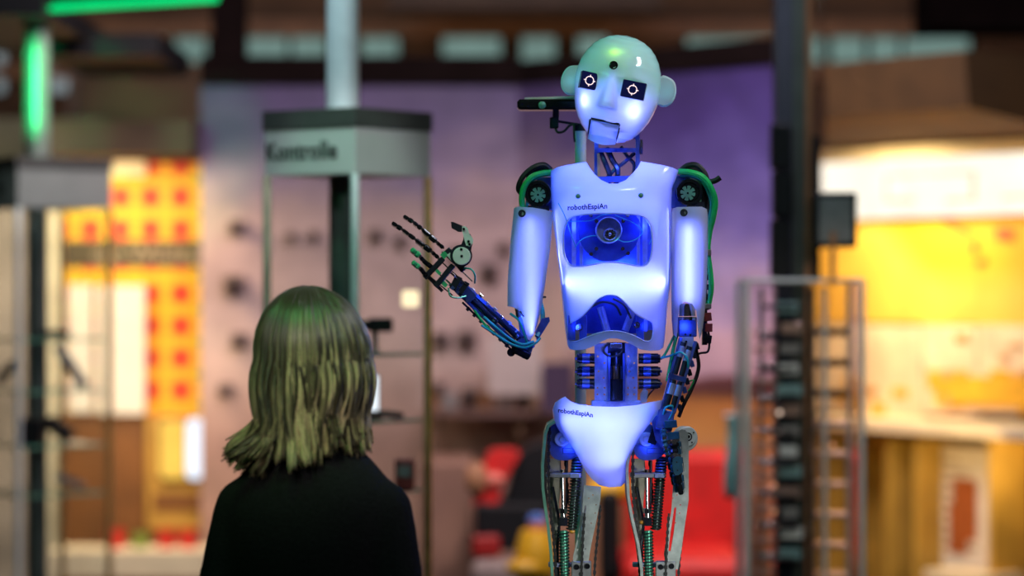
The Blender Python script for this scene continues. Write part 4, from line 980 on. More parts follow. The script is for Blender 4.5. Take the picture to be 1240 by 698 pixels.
    kb = MB(M['alu']); kb.box(R(704+dx, 706, -16), (24*SP, 14*SP, 52*SP), None, .001); kb.use(M['motor'])
    for x, y in ((698, 687), (711, 686)): kb.revolve(R(x+dx, y, -22), (0, -1, 0), [(0, 3.4*SP), (2.4*SP, 3.4*SP), (2.4*SP, 2.4*SP), (1.6*SP, 2.2*SP), (1.6*SP, 1*SP), (2.4*SP, .9*SP), (2.4*SP, 0)], 14)
    kb.build('knee_bracket', robot)
    MB(M['darkmetal']).cable([R(669+dx, 590, 0), R(673+dx, 610, -2), R(677+dx, 635, -4), R(675+dx, 665, -2), R(676+dx, 700, 0)], 1.8*SP).build('leg_cable', robot)
    MB(M['paleblue']).box(R(679+dx, 684, -6), (30*SP, 16*SP, 5*SP), None, .001).build('damper_strap', robot)
    # knee, shin and foot (below the picture)
    k_ = MB(M['darkmetal']); k_.cyl(R(664+dx, 776, 0), R(724+dx, 776, 0), 17*SP, 24); k_.build('knee_joint', robot)
    sh = MB(M['greyplate'])
    for x in (672, 714): sh.bar(R(x+dx, 765, 0), R(x+dx, 1120, 8), 6*SP, 34*SP, .002)
    sh.bar(R(672+dx, 900, 0), R(714+dx, 900, 0), 20*SP, 6*SP); sh.build('shin_frame', robot)
    MB(M['darkmetal']).cyl(R(693+dx, 770, 6), R(693+dx, 1110, 12), 9*SP, 18).build('shin_actuator', robot)
    ft = MB(M['darkmetal']); ft.box(R(693+dx, 1150, -34), (62*SP, 168*SP, 29*SP), None, .006); ft.use(M['greyplate']); ft.cyl(R(666+dx, 1122, 8), R(720+dx, 1122, 8), 13*SP, 18); ft.build('foot', robot)
leg(0, False); leg(102, True)
dd = MB(M['whitedisc']); dd.revolve(R(827, 531, 0), (.45, -1, 0), [(0, 15*SP), (10*SP, 15*SP), (11*SP, 14*SP), (11*SP, 9*SP)], 30); dd.revolve(R(831.5, 529, -9), (.45, -1, 0), [(-2*SP, 12*SP), (3*SP, 12*SP), (4*SP, 11*SP), (4*SP, 0)], 26)
dd.use(M['motor']); c0 = R(831.5, 529, -9); ax = Vector((.45, -1, 0)).normalized(); uu = Vector((1, .45, 0)).normalized(); 
dd.tube([c0+ax*4.4*SP+(uu*math.cos(k*PI/9)+Vector((0, 0, 1))*math.sin(k*PI/9))*4.4*SP for k in range(19)], .8*SP, 5, False); dd.cyl(c0+ax*3*SP, c0+ax*5*SP, 2*SP, 12)
for k in range(4):
    p = c0+ax*4*SP+(uu*math.cos(k*PI/2+.6)+Vector((0, 0, 1))*math.sin(k*PI/2+.6))*8.6*SP; dd.cyl(p, p+ax*.8*SP, 1*SP, 8)
dd.build('hip_disc', robot)
# ---- plinth ------------------------------------------------------------------------------
pz = R(742, 1165, 0).z
tag(MB(mat('dark_plinth', (.03, .03, .035), .4, scale=12)).box((robot.location.x+.02, 5.5, pz/2), (.62, .68, pz), None, .01).build('plinth'), 'low dark plinth carrying the standing robot', 'plinth')
# ---- depth camera bar on a slim post ---------------------------------------------------------
KD = 100
t = thing('depth_camera_post', (R(703, 0, KD).x, R(703, 0, KD).y, pz), 'black sensor bar on a slim silver post, just behind the robot head', 'camera')
MB(M['polewhite']).cyl(Vector((t.location.x, t.location.y, pz)), R(703, 158, KD), 7*SP, 22).build('post', t)
k = MB(M['blackgloss']); k.box(R(672, 127.5, KD-10), (94*SP, 34*SP, 13*SP), None, 3*SP); k.build('sensor_bar', t)
k = MB(mat('grey_top_cover', (.6, .56, .5), .4, scale=20)); k.box(R(676, 119.6, KD-8), (84*SP, 30*SP, 3.4*SP), Euler((0, -.03, 0)), .001); k.build('top_cover', t)
tag(MB(M['greenrotor']).revolve(R(656.5, 127.5, KD-26), (0, -1, 0), [(0, 4.6*SP), (2*SP, 4.6*SP), (2.6*SP, 3*SP), (3*SP, 0)], 20).build('lens', t), 'round green lens')
k = MB(M['rubber']); k.cyl(R(673, 133, KD-6), R(673, 143, KD-6), 4*SP, 14); k.box(R(671, 149, KD-6), (11*SP, 12*SP, 14*SP), None, .002); k.bar(R(672, 146.5, KD-4), R(703, 151.5, KD), 3*SP, 5*SP); k.cyl(R(703, 150, KD), R(703, 159, KD), 7.6*SP, 18); k.build('bracket', t)
k = MB(M['rubber']); k.cable([R(672, 153, KD-8), R(675, 160, KD-10), R(683, 159, KD-10), R(690, 152, KD-8), R(699, 150, KD-10)], 1.5*SP); k.cable([R(695, 150, KD-10), R(695, 162, KD-12), R(696, 172, KD-10)], 1.4*SP); k.build('cable', t)
# ================================================================== woman seen from behind
M['skin'] = mat('skin', (.62, .4, .3), .5, scale=30, var=.12)
M['knit'] = mat('black_knit', (.008, .008, .010), .95, scale=220, var=.4, bump=.3, spec=.12)
M['denim'] = mat('dark_denim', (.02, .025, .05), .85, scale=150, var=.3)
M['shoe'] = mat('dark_leather', (.03, .02, .018), .4, scale=60)
def hair_mat():
    m, nt, out = nodes_of('brown_blond_hair')
    at = N(nt, 'ShaderNodeAttribute', attribute_name='Col')
    b = N(nt, 'ShaderNodeBsdfPrincipled', i_Roughness=.38); b.inputs['Sheen Weight'].default_value = .15
    g = N(nt, 'ShaderNodeNewGeometry'); ns = N(nt, 'ShaderNodeTexNoise', i_Scale=260.0); nt.links.new(g.outputs['Position'], ns.inputs['Vector'])
    mp = N(nt, 'ShaderNodeMapRange', n1=.3, n2=.7, n3=.65, n4=1.15); nt.links.new(ns.outputs['Fac'], mp.inputs[0])
    mx = N(nt, 'ShaderNodeMix', data_type='RGBA', blend_type='MULTIPLY'); mx.inputs['Factor'].default_value = 1
    nt.links.new(at.outputs['Color'], mx.inputs['A']); nt.links.new(mp.outputs[0], mx.inputs['B'])
    nt.links.new(mx.outputs['Result'], b.inputs['Base Color']); nt.links.new(b.outputs[0], out.inputs[0]); return m
M['hair'] = hair_mat()
WX, WY = P(381, 0, 4.9).x, 4.9
BY, HY = math.radians(14), math.radians(26)        # body and head turned to the right, towards the robot
def frame(yaw):
    f_ = Vector((math.sin(yaw), math.cos(yaw), 0)); r_ = Vector((math.cos(yaw), -math.sin(yaw), 0)); return r_, f_
def B_(x, f, z, yaw=BY):
    r_, f_ = frame(yaw); return Vector((WX, WY, 0))+r_*x+f_*f+Vector((0, 0, z))
woman = thing('person', (WX, WY, 0), 'person with shoulder-length brown and blond hair in a black sweater, seen from behind', 'person')
def ring_tube(mb, rows, n=28, yaw=BY):       # rows: z, half width, half depth, forward shift
    rg = []
    for z, hw, hd, fs in rows: rg.append([mb.bm.verts.new(B_(hw*math.cos(2*PI*k/n), fs+hd*math.sin(2*PI*k/n), z, yaw)) for k in range(n)])
    for a, b in zip(rg, rg[1:]):
        for k in range(n): mb._f([a[k], a[(k+1) % n], b[(k+1) % n], b[k]])
    mb._f(rg[0][::-1]); mb._f(rg[-1])
def limb(mb, pts, rs, n=16):
    p = spline(pts, 6); k = len(pts)-1; rr = []
    for i in range(len(p)):
        t = i/6; j = min(int(t), k-1); u = t-j; rr.append(rs[j]+(rs[j+1]-rs[j])*u)
    mb.tube(p, 0, n, True, rr); mb.ball(p[0], rr[0], 14); mb.ball(p[-1], rr[-1], 14)
def fuse(mb, name, m, voxel, smooth=6):      # one continuous skin over the overlapping volumes
    o = mb.build(name, woman, 180)
    md = o.modifiers.new('r', 'REMESH'); md.mode = 'VOXEL'; md.voxel_size = voxel; md.use_smooth_shade = True
    if smooth: s = o.modifiers.new('s', 'SMOOTH'); s.iterations = smooth; s.factor = .5
    bpy.context.view_layer.update()
    me = bpy.data.meshes.new_from_object(o.evaluated_get(bpy.context.evaluated_depsgraph_get()))
    o.modifiers.clear(); o.data = me; me.name = name
    me.materials.clear(); me.materials.append(m)
    for p in me.polygons: p.use_smooth = True
    return o
body = MB(M['skin'])
ring_tube(body, [(.86, .15, .1, 0), (1.0, .13, .09, 0), (1.15, .14, .095, 0), (1.25, .125, .09, 0), (1.31, .085, .07, 0), (1.36, .055, .058, 0), (1.42, .05, .055, .01), (1.46, .05, .055, .02)])
hd = lambda x, f, z: B_(x, f+.015, z, HY)
rot_ball = lambda c, r, sc: body.ball(c, r, 20, sc)
ring_tube(body, [(1.395, .02, .03, .07), (1.405, .035, .05, .055), (1.43, .055, .075, .035), (1.47, .068, .09, .02), (1.51, .074, .096, .012), (1.55, .074, .096, .008), (1.58, .062, .084, .005), (1.602, .04, .06, .003), (1.612, .015, .02, .002)], 28, HY)
limb(body, [hd(0, .088, 1.52), hd(0, .1, 1.50), hd(0, .112, 1.478), hd(0, .098, 1.468)], [.009, .011, .013, .01], 10)
for s in (-1, 1):
    body.ball(hd(s*.03, .08, 1.508), .013, 12); body.ball(hd(s*.073, -.005, 1.49), .022, 12, (.5, .8, 1.2))
    limb(body, [hd(s*.012, .1, 1.532), hd(s*.042, .085, 1.535)], [.007, .005], 8)
limb(body, [hd(-.022, .086, 1.443), hd(0, .098, 1.444), hd(.022, .086, 1.443)], [.005, .008, .005], 8)
for s in (-1, 1):
    limb(body, [B_(s*.122, -.005, 1.24), B_(s*.14, -.018, 1.15), B_(s*.162, -.03, 1.03), B_(s*.155, .07, .95), B_(s*.13, .17, .93)], [.04, .038, .034, .03, .024])
    h0 = B_(s*.13, .17, .93); h1 = B_(s*.105, .245, .935)
    limb(body, [h0, (h0+h1)/2, h1], [.022, .032, .034], 12)
    for k in range(4):
        a = h1+B_(0, 0, .03-.02*k)-B_(0, 0, 0); L = (.07, .078, .073, .058)[k]
        limb(body, [a, a+B_(-s*.015, L*.55, 0)-B_(0, 0, 0), a+B_(-s*.04, L*.9, -.004)-B_(0, 0, 0)], [.0105, .0095, .008], 8)
    t0 = h0+B_(0, .015, .02)-B_(0, 0, 0); limb(body, [t0, t0+B_(-s*.015, .03, .025)-B_(0, 0, 0), t0+B_(-s*.03, .06, .03)-B_(0, 0, 0)], [.013, .011, .009], 8)
    limb(body, [B_(s*.085, 0, .88), B_(s*.09, .01, .68), B_(s*.09, .012, .48), B_(s*.092, -.01, .3), B_(s*.095, -.02, .09)], [.08, .07, .05, .048, .034])
    limb(body, [B_(s*.095, -.02, .06), B_(s*.1, .05, .045), B_(s*.105, .14, .035)], [.036, .034, .028])
fuse(body, 'body', M['skin'], .007, 3)
sw = MB(M['knit'])
ring_tube(sw, [(.80, .178, .128, 0), (.9, .172, .125, 0), (1.02, .162, .12, 0), (1.12, .16, .118, 0), (1.2, .158, .116, -.004), (1.25, .156, .108, -.008), (1.285, .145, .098, -.01), (1.315, .122, .088, -.008), (1.342, .095, .078, -.004), (1.366, .066, .07, 0)], 32)
for s in (-1, 1): limb(sw, [B_(s*.127, -.008, 1.252), B_(s*.145, -.018, 1.16), B_(s*.164, -.032, 1.03), B_(s*.16, .06, .955), B_(s*.137, .155, .93)], [.05, .05, .048, .047, .043])
fuse(sw, 'sweater', M['knit'], .011, 6)
tr = MB(M['denim'])
ring_tube(tr, [(.78, .165, .115, 0), (.86, .17, .12, 0), (.93, .155, .11, 0)])
for s in (-1, 1): limb(tr, [B_(s*.085, 0, .82), B_(s*.09, .01, .66), B_(s*.09, .012, .48), B_(s*.092, -.008, .3), B_(s*.095, -.018, .12)], [.09, .08, .062, .06, .05])
fuse(tr, 'trousers', M['denim'], .012, 4)
for s in (-1, 1):
    sh = MB(M['shoe']); limb(sh, [B_(s*.095, -.04, .055), B_(s*.1, .04, .05), B_(s*.106, .15, .04)], [.046, .044, .038]); limb(sh, [B_(s*.095, -.02, .05), B_(s*.095, -.02, .1)], [.044, .044]); fuse(sh, 'shoe', M['shoe'], .008, 3)
# hair: locks falling from a parting over the skull to the shoulders
hr = MB(M['hair']); cols = []
rnd = random.Random(11)
hr.mats = [M['hair']]
def hcap():
    n0 = len(hr.bm.verts)
    for sc in (1,):
        rows = [(1.43, .07, .07, -.02), (1.5, .079, .094, -.004), (1.55, .077, .094, 0), (1.58, .063, .08, 0), (1.602, .042, .056, 0), (1.614, .012, .02, 0)]
        ring_tube(hr, [(z, a, b, c-.015) for z, a, b, c in rows], 28, HY)
hcap()
col_by_vert = {}
for v in hr.bm.verts: col_by_vert[v] = (.03, .02, .012)
def lock(phi, layer, zend, width, tone, flip, side, phi2):
    # phi: direction around the head (0 = face); layer 0..1 inner..outer
    ax_, ay_, az_ = .086+.012*layer, .102+.012*layer, .112+.013*layer
    pts = []
    part = -.012
    for i in range(8):
        th = math.radians(4+i*(88-4)/7)
        x = part*(1-i/7)+math.sin(th)*math.sin(phi)*ax_*(1+.02*rnd.uniform(-1, 1)); f = math.sin(th)*math.cos(phi)*ay_; z = 1.508+math.cos(th)*az_
        pts.append((x, f-.004, z))
    x0, f0, z0 = pts[-1]; n = 8
    ox, of = math.sin(phi), math.cos(phi); wob = rnd.uniform(-.008, .008)
    for i in range(1, n+1):
        t = i/n; z = z0+(zend-z0)*t; pa = phi+(phi2-phi)*t**1.3; ox, of = math.sin(pa), math.cos(pa); x0 = ox*ax_; f0 = of*ay_-.004
        bell = .008*math.sin(PI*min(1, t*1.15)) - .016*t
        out = bell+flip*max(0, (t-.62)/.38)**1.8
        x = x0+ox*out+wob*math.sin(t*5)+side*max(0, (t-.5)/.5)**1.7; f = f0+of*out*(.9)-.002*t
        pts.append((x, f, z))
    P3 = [B_(a, b-.0, c, HY) for a, b, c in pts]; sp3 = spline(P3, 3); m = len(sp3); n_ = 5
    root = Vector((WX, WY, 0)); rings = []
    for i, p in enumerate(sp3):
        t = i/(m-1); tg = (sp3[min(i+1, m-1)]-sp3[max(i-1, 0)]).normalized()
        rad = p-B_(0, -.004, p.z, HY); rad = (rad-tg*rad.dot(tg)); rad = rad.normalized() if rad.length > 1e-5 else tg.orthogonal().normalized()
        sd = tg.cross(rad); wv = width*(.55+.45*min(1, t*5))*(1-max(0, (t-.55)/.45)**1.6*.88); tv = .0022*(1-.6*t)+.0006
        ring = []
        for k in range(n_):
            a = 2*PI*k/n_+.3
            v = hr.bm.verts.new(p+sd*math.cos(a)*wv+rad*math.sin(a)*tv); ring.append(v)
            bl = max(0, min(1, tone*max(0, min(1, (t-.22)*2.2))*.85+max(0, t-.55)*(.45+tone*1.6))); d = (.022, .013, .007); l = (.64, .52, .29)
            col_by_vert[v] = tuple(d[q]+(l[q]-d[q])*bl for q in range(3))
        rings.append(ring)
    for a, b in zip(rings, rings[1:]):
        for k in range(n_): hr._f([a[k], a[(k+1) % n_], b[(k+1) % n_], b[k]])
    hr._f(rings[-1])
clumps = []
for i in range(64):
    phi = math.radians(62+236*(i+rnd.uniform(.1, .9))/64); s_ = math.sin(phi)
    clumps.append((phi, 1.300+.045*rnd.random()+.035*max(0, s_), -(.004+.055*rnd.random()**1.5) if s_ < .1 else -.003+.02*rnd.random(), (.006+.045*rnd.random()**1.6) if s_ < .4 else .006*rnd.random(), (rnd.choice((0, 0, 0, .05, .3)) if 165 < math.degrees(phi) < 225 else rnd.choice((0, .05, .15, .45, .7, 1.0)))))
for i in range(1900):
    c_ = clumps[int(rnd.random()*64)]; layer = rnd.random(); phi = c_[0]+math.radians(rnd.gauss(0, 6))
    tone = c_[4] if layer > .4 else c_[4]*.4
    lock(phi, layer, c_[1]+.014*rnd.random()+.02*(1-layer), .0016+.0026*rnd.random(), tone+rnd.gauss(0, .16), c_[3]*(.7+.4*rnd.random()), c_[2]*(.75+.35*rnd.random()), c_[0]+math.radians(rnd.gauss(0, 1.8)))
vl = list(hr.bm.verts); data = [col_by_vert[v] for v in vl]
ho = hr.build('hair', woman, 180)
ca_ = ho.data.color_attributes.new('Col', 'FLOAT_COLOR', 'POINT')
for i, c in enumerate(data): ca_.data[i].color = (*c, 1)
# ================================================================== left booth
def dots_mat():
    m, nt, out = nodes_of('seventies_circle_print'); L = nt.links.new
    g = N(nt, 'ShaderNodeNewGeometry'); sp = N(nt, 'ShaderNodeSeparateXYZ'); L(g.outputs['Position'], sp.inputs[0])
    o = P(182.5, 395, 11.5); cell = 36.5/FPX*11.5; cellz = 39/FPX*11.5
    def fold(sock, o0, c):
        a = N(nt, 'ShaderNodeMath', operation='SUBTRACT', n1=o0-c/2); L(sock, a.inputs[0])
        b = N(nt, 'ShaderNodeMath', operation='DIVIDE', n1=c); L(a.outputs[0], b.inputs[0])
        f_ = N(nt, 'ShaderNodeMath', operation='FRACT'); L(b.outputs[0], f_.inputs[0])
        d = N(nt, 'ShaderNodeMath', operation='SUBTRACT', n1=.5); L(f_.outputs[0], d.inputs[0]); return d, b
    dx, ix = fold(sp.outputs['X'], o.x, cell); dz, iz = fold(sp.outputs['Z'], o.z, cellz)
    cv = N(nt, 'ShaderNodeCombineXYZ'); L(dx.outputs[0], cv.inputs[0]); L(dz.outputs[0], cv.inputs[1])
    ln = N(nt, 'ShaderNodeVectorMath', operation='LENGTH'); L(cv.outputs[0], ln.inputs[0])
    r = N(nt, 'ShaderNodeValToRGB'); e = r.color_ramp.elements
    st = [(0, (.6, .012, .008)), (.23, (.62, .02, .01)), (.3, (.75, .13, .008)), (.37, (.82, .27, .008)), (.43, (.82, .46, .01)), (.56, (.8, .5, .012)), (.62, (.35, .24, .01)), (.71, (.10, .07, .01))]
    while len(e) < len(st): e.new(.5)
    for k, (p_, c_) in enumerate(st): e[k].position = p_; e[k].color = c4(c_)
    L(ln.outputs['Value'], r.inputs[0])
    b = N(nt, 'ShaderNodeBsdfPrincipled', i_Roughness=.6); L(r.outputs[0], b.inputs['Base Color']); L(b.outputs[0], out.inputs[0]); return m
M['dots'] = dots_mat()
M['paper'] = mat('white_printed_paper', (.82, .74, .62), .6, scale=12, var=.08)
M['ochre'] = mat('ochre_cabinet', (.55, .3, .05), .5, scale=8)
M['brownpanel'] = mat('brown_panel', (.2, .075, .015), .55, scale=6)
M['cream'] = mat('cream_board', (.85, .72, .5), .5, scale=8, var=.1)
M['redplastic'] = mat('red_plastic', (.6, .02, .015), .35, scale=14)
M['olive'] = mat('dark_olive_band', (.07, .05, .02), .6, scale=12)
M['tan'] = mat('tan_lettering', (.36, .27, .17), .6, scale=12)
t = thing('wallpaper_panel', P(165, 505, 11.5), 'tall panel of orange and yellow circle wallpaper with a dark lettered band, left booth', 'wallpaper')
pxbox(MB(M['dots']), 72, 246.5, 197, 503, 11.5, .05).build('printed_board', t)
pxbox(MB(M['olive']), 72, 246, 291, 323, 11.49, .011).build('dark_band', t)
p0 = P(111, 318, 11.488); Mx = Matrix(((1, 0, 0), (0, 0, -1), (0, 1, 0))).to_4x4(); Mx.translation = p0
text_part('die Wilden', 30*11.5/FPX, Mx, M['tan'], 'lettering', t, .0006)
pxbox(MB(M['cream']), 118, 176, 195.5, 213, 11.47, .03).build('top_strip', t)
tag(pxbox(MB(M['paper']), 118, 175, 346, 502, 11.42, .05).build('white_board'), 'blank looking white board in front of the circle wallpaper', 'board')
tag(pxbox(MB(M['paper']), 82, 112, 345, 500, 11.44, .04).build('white_board'), 'narrow white board behind the far left glass showcase', 'board')
tag(pxbox(MB(M['brownpanel']), 70, 176, 503, 838, 11.46, .08).build('side_cabinet'), 'plain brown panel below the white board of the left booth', 'cabinet')
tag(pxbox(MB(mat('pale_cream_panel', (.7, .64, .45), .5, scale=8)), 49, 71, 214, 838, 11.5, .05).build('cream_panel'), 'narrow cream panel behind the pole of the far left showcase', 'panel')
tag(pxbox(MB(mat('grey_beige_panel', (.34, .29, .24), .6, scale=4, var=.4)), -60, 48, 206, 838, 11.52, .05).build('grey_panel'), 'grey beige wall panel at the far left edge behind the showcase', 'panel')
t = thing('retro_cabinet', P(210, 645, 11.42), 'ochre retro cabinet with rounded glowing window, beside the brown panel', 'cabinet')
pxbox(MB(M['ochre']), 177, 250, 503, 642, 11.42, .14, .004).build('body', t)
pxbox(MB(M['brownpanel']), 178, 249, 642.5, 840, 11.43, .12).build('plinth', t)
fr = MB(M['brownpanel']); fr.plate(dense([(189, 512), (194, 506), (230, 506), (252, 506), (252, 582), (230, 583), (196, 583), (190, 577)], 4), 0, .012, D=11.4); fr.build('window_frame', t)
tag(MB(glow('warm_lit_window', (1, .6, .1), 1.15)).plate(dense([(193, 514), (197, 509), (224, 509), (224, 580), (198, 580), (193, 574)], 4), 0, .008, D=11.388).build('lit_window', t), 'yellow glowing window')
tag(MB(glow('white_lit_window', (.8, .88, 1), 1.5)).plate(dense([(226, 513), (230, 508), (244, 507), (249, 512), (249, 574), (245, 580), (230, 580), (226, 574)], 4), 0, .008, D=11.388).build('lit_window', t), 'white glowing window')
pxbox(MB(M['brownpanel']), 186, 248, 598, 618, 11.41, .012).build('drawer_front', t)
tag(pxbox(MB(M['cream']), 60, 252, 668, 700, 11.0, .28).build('display_counter'), 'pale glowing counter along the bottom of the left booth', 'counter')
for x, w_, lab in ((140, 26, 'red cup on the pale counter, left of the green one'), (201, 24, 'red cup on the pale counter, middle of the three'), (228, 24, 'red cup on the pale counter, right end')):
    c = P(x, 668, 11.15); r = w_/2*11.15/FPX
    MBx = MB(M['redplastic']); MBx.revolve(c, (0, 0, 1), [(0, r*.7), (.01, r*.75), (.085, r), (.085, r*.9), (.02, r*.65), (.02, 0)], 18); tag(MBx.build('cup', base=c), lab, 'cup', 'red cups on the counter')
c = P(170, 668, 11.15); tag(MB(mat('green_cup', (.2, .3, .05), .4)).revolve(c, (0, 0, 1), [(0, .028), (.07, .035), (.07, .03), (.02, .025), (.02, 0)], 18).build('cup', base=c), 'olive green cup between the red cups on the counter', 'cup')
tag(pxbox(MB(mat('dark_brown_fascia', (.085, .05, .03), .8, scale=5)), 40, 232, 146, 187, 11.0, .6).build('booth_fascia'), 'brown overhead fascia above the circle wallpaper', 'fascia')
# ================================================================== items in the two showcases
def on(px, py, d): return P(px, py, d)
tag_ = tag
S1 = 7.3
t = thing('instrument', P(460, 428, S1), 'small black camera-like device on the upper glass shelf right of the woman\'s hair', 'device')
zs = 1.463+.001
x0 = P(461, 0, S1).x
MB(M['black']).box((x0, S1, zs+.071), (.062, .05, .036), None, .004).build('body', t)
MB(M['blackgloss']).cyl((x0-.031, S1, zs+.07), (x0-.052, S1, zs+.07), .013, 16).build('lens', t)
s_ = MB(M['alu']); s_.cyl((x0-.015, S1, zs), (x0-.015, S1, zs+.054), .009, 14); s_.cyl((x0-.015, S1, zs), (x0-.015, S1, zs+.004), .02, 18); s_.build('stand', t)
zs = 1.292+.001
t = thing('handset', P(470, 507, S1), 'flat dark handset lying on the middle glass shelf', 'handset')
MB(M['black']).box((P(470, 0, S1).x, S1, zs+.012), (.08, .05, .014), Euler((0, .07, 0)), .004).build('body', t); MB(M['grey']).box((P(470, 0, S1).x, S1, zs+.0205), (.05, .03, .003), Euler((0, .07, 0))).build('keypad', t)
t = thing('lit_screen', P(451, 507, 7.34), 'small upright screen glowing white, right beside the woman\'s hair', 'screen')
MB(M['black']).box((P(451, 0, 7.38).x, 7.39, zs+.062), (.036, .01, .1), None, .003).build('frame', t); MB(glow('white_screen', (.85, .92, 1), 1.5)).box((P(451, 0, 7.38).x, 7.383, zs+.064), (.03, .004, .09)).build('panel', t)
MB(M['black']).box((P(451, 0, 7.38).x, 7.39, zs+.006), (.05, .03, .011), None, .002).build('foot', t)
zs = 1.11+.001
t = thing('box_device', P(486, 595, S1), 'small reddish box on the lowest visible shelf of the showcase behind the woman', 'device')
MB(M['copper']).box((P(490, 0, S1).x, S1, zs+.04), (.05, .04, .08), None, .004).build('body', t); MB(M['grey']).box((P(490, 0, S1).x, S1-.021, zs+.05), (.034, .003, .03)).build('panel', t)
tag(MB(glow('warm_glow', (1, .8, .5), 1.6)).box(P(497, 362, 7.55), (.045, .02, .045), None, .006).build('glowing_square'), 'small warm square glowing inside the showcase behind the woman', 'light')  # emissive square block in the showcase
S2 = 9.5; px2 = S2/FPX
def item(zs, px, label, cat, nm): return thing(nm, (P(px, 0, S2).x, S2, zs), label, cat)
t = item(1.463+.001, 66, 'dark flat pocket device on the top shelf of the far left showcase', 'device', 'pocket_device')
MB(M['black']).box((P(66, 0, S2).x, S2, 1.477), (.1, .07, .022), None, .005).build('body', t); MB(M['grey']).box((P(66, 0, S2).x, S2, 1.489), (.06, .04, .003)).build('keypad', t)
t = item(1.292+.001, 86, 'grey slab phone leaning steeply on the second shelf of the far left showcase', 'phone', 'slab_phone')
MB(M['grey']).box((P(86, 0, S2).x, S2, 1.368), (.03, .06, .165), Euler((0, -.58, 0)), .006).build('body', t); MB(M['black']).box((P(86, 0, S2).x-.014, S2, 1.376), (.006, .045, .1), Euler((0, -.58, 0))).build('screen', t)
t = item(1.292+.001, 14, 'dark arched handset at the left end of the second shelf, far left showcase', 'handset', 'arched_handset')
MB(M['black']).cable([(P(0, 0, S2).x, S2, 1.31), (P(6, 0, S2).x, S2, 1.345), (P(16, 0, S2).x, S2, 1.37), (P(26, 0, S2).x, S2, 1.375)], .017, 10).build('body', t)
t = item(1.11+.001, 58, 'large dark folded device on the third shelf of the far left showcase', 'device', 'folded_device')
MB(M['black']).box((P(43, 0, S2).x, S2-.1, 1.155), (.085, .08, .088), None, .006).build('base', t); MB(M['black']).box((P(72, 0, S2).x, S2, 1.16), (.1, .1, .045), Euler((0, .62, 0)), .006).build('lid', t)
t = item(.95+.001, 84, 'thin dark tilted slab on the lowest shelf of the far left showcase', 'device', 'tilted_slab')
MB(M['grey']).box((P(84, 0, S2).x, S2, .985), (.1, .07, .016), Euler((0, .35, 0)), .004).build('body', t); MB(M['black']).box((P(84, 0, S2).x+.002, S2, .995), (.07, .05, .006), Euler((0, .35, 0))).build('screen', t)

# ================================================================== small exhibits fixed to the mural board
M['exgrey'] = mat('dusty_mauve_mount', (.24, .16, .15), .7); M['exdark'] = mat('dark_brown_plastic', (.05, .03, .03), .6)
exh = [(286, 275, 18, 'near the top, left of the showcase'), (283, 344, 24, 'left of the woman\'s hair, in the middle'), (290, 413, 20, 'left of the woman\'s hair, lower'), (272, 472, 16, 'just above the woman\'s left shoulder'), (353, 287, 12, 'upper left inside the showcase view'), (380, 285, 12, 'beside the showcase pole'), (455, 285, 16, 'seen through the right pane of the showcase'), (486, 292, 14, 'behind the raised fingers of the robot'), (553, 308, 20, 'behind the raised wrist of the robot'), (592, 330, 22, 'between raised forearm and upper arm'), (533, 411, 20, 'below the raised hand, left one of a pair'), (565, 411, 22, 'below the raised hand, right one of a pair'), (530, 470, 16, 'lower middle, under the left one of the pair'), (568, 478, 18, 'lower middle, under the right one of the pair'), (610, 300, 14, 'left of the robot\'s upper arm')]
for x, y, s, lab in exh:
    c = P(x, y, 11.27); r = s/2*11.3/FPX
    t = thing('wall_exhibit', c, 'small dark exhibit on the pink mural, '+lab, 'exhibit', 'small exhibits on the mural')
    MB(M['exgrey']).box(c+Vector((0, .012, 0)), (r*2.3, .03, r*1.9), None, .008).build('bracket', t)
    MB(M['exdark']).ball(c+Vector((0, -.03, 0)), r*.8, 12, (1, 1, 1.1)).build('body', t)
M['whiteboard'] = mat('pale_pink_board', (.62, .5, .46), .6, scale=10, var=.1)
tag(pxbox(MB(M['whiteboard']), 592, 655, 408, 478, 11.0, .03).build('pale_board'), 'pale rectangular board on the mural, below the robot\'s raised elbow', 'board')
tag(pxbox(MB(mat('violet_board', (.06, .03, .08), .6)), 656, 694, 440, 500, 10.9, .04).build('dark_board'), 'dark violet board just left of the robot\'s waist', 'board')
t = thing('wall_shelf', P(570, 505, 11.15), 'long brownish shelf low on the mural between woman and robot', 'shelf')
pxbox(MB(mat('dusty_brown', (.2, .11, .09), .7)), 515, 650, 497, 504, 11.0, .26).build('shelf_board', t)
for x in (530, 630): pxbox(MB(M['brownwall']), x-3, x+3, 504, 530, 11.05, .2).build('bracket', t)
for i, (x, w_, h_) in enumerate([(524, 12, 17), (545, 14, 20), (566, 12, 16), (588, 16, 22), (612, 12, 18), (634, 14, 22)]):
    tag(pxbox(MB((M['brownpanel'], M['grey'], M['darkbeam'])[i % 3]), x-w_/2, x+w_/2, 497-h_, 497, 11.08, .08, .004).build('shelf_box'), ('brown', 'grey', 'black')[i % 3]+' small box on the wall shelf, '+('left end', 'second from left', 'third from left', 'third from right', 'second from right', 'right end')[i], 'box', 'small boxes on the wall shelf')
tag(pxbox(MB(mat('pinkish_tan_counter', (.27, .14, .10), .6, scale=5)), 505, 572, 560, 860, 10.2, .5, .01).build('tan_counter'), 'pinkish tan counter block right of the woman\'s shoulder', 'counter')

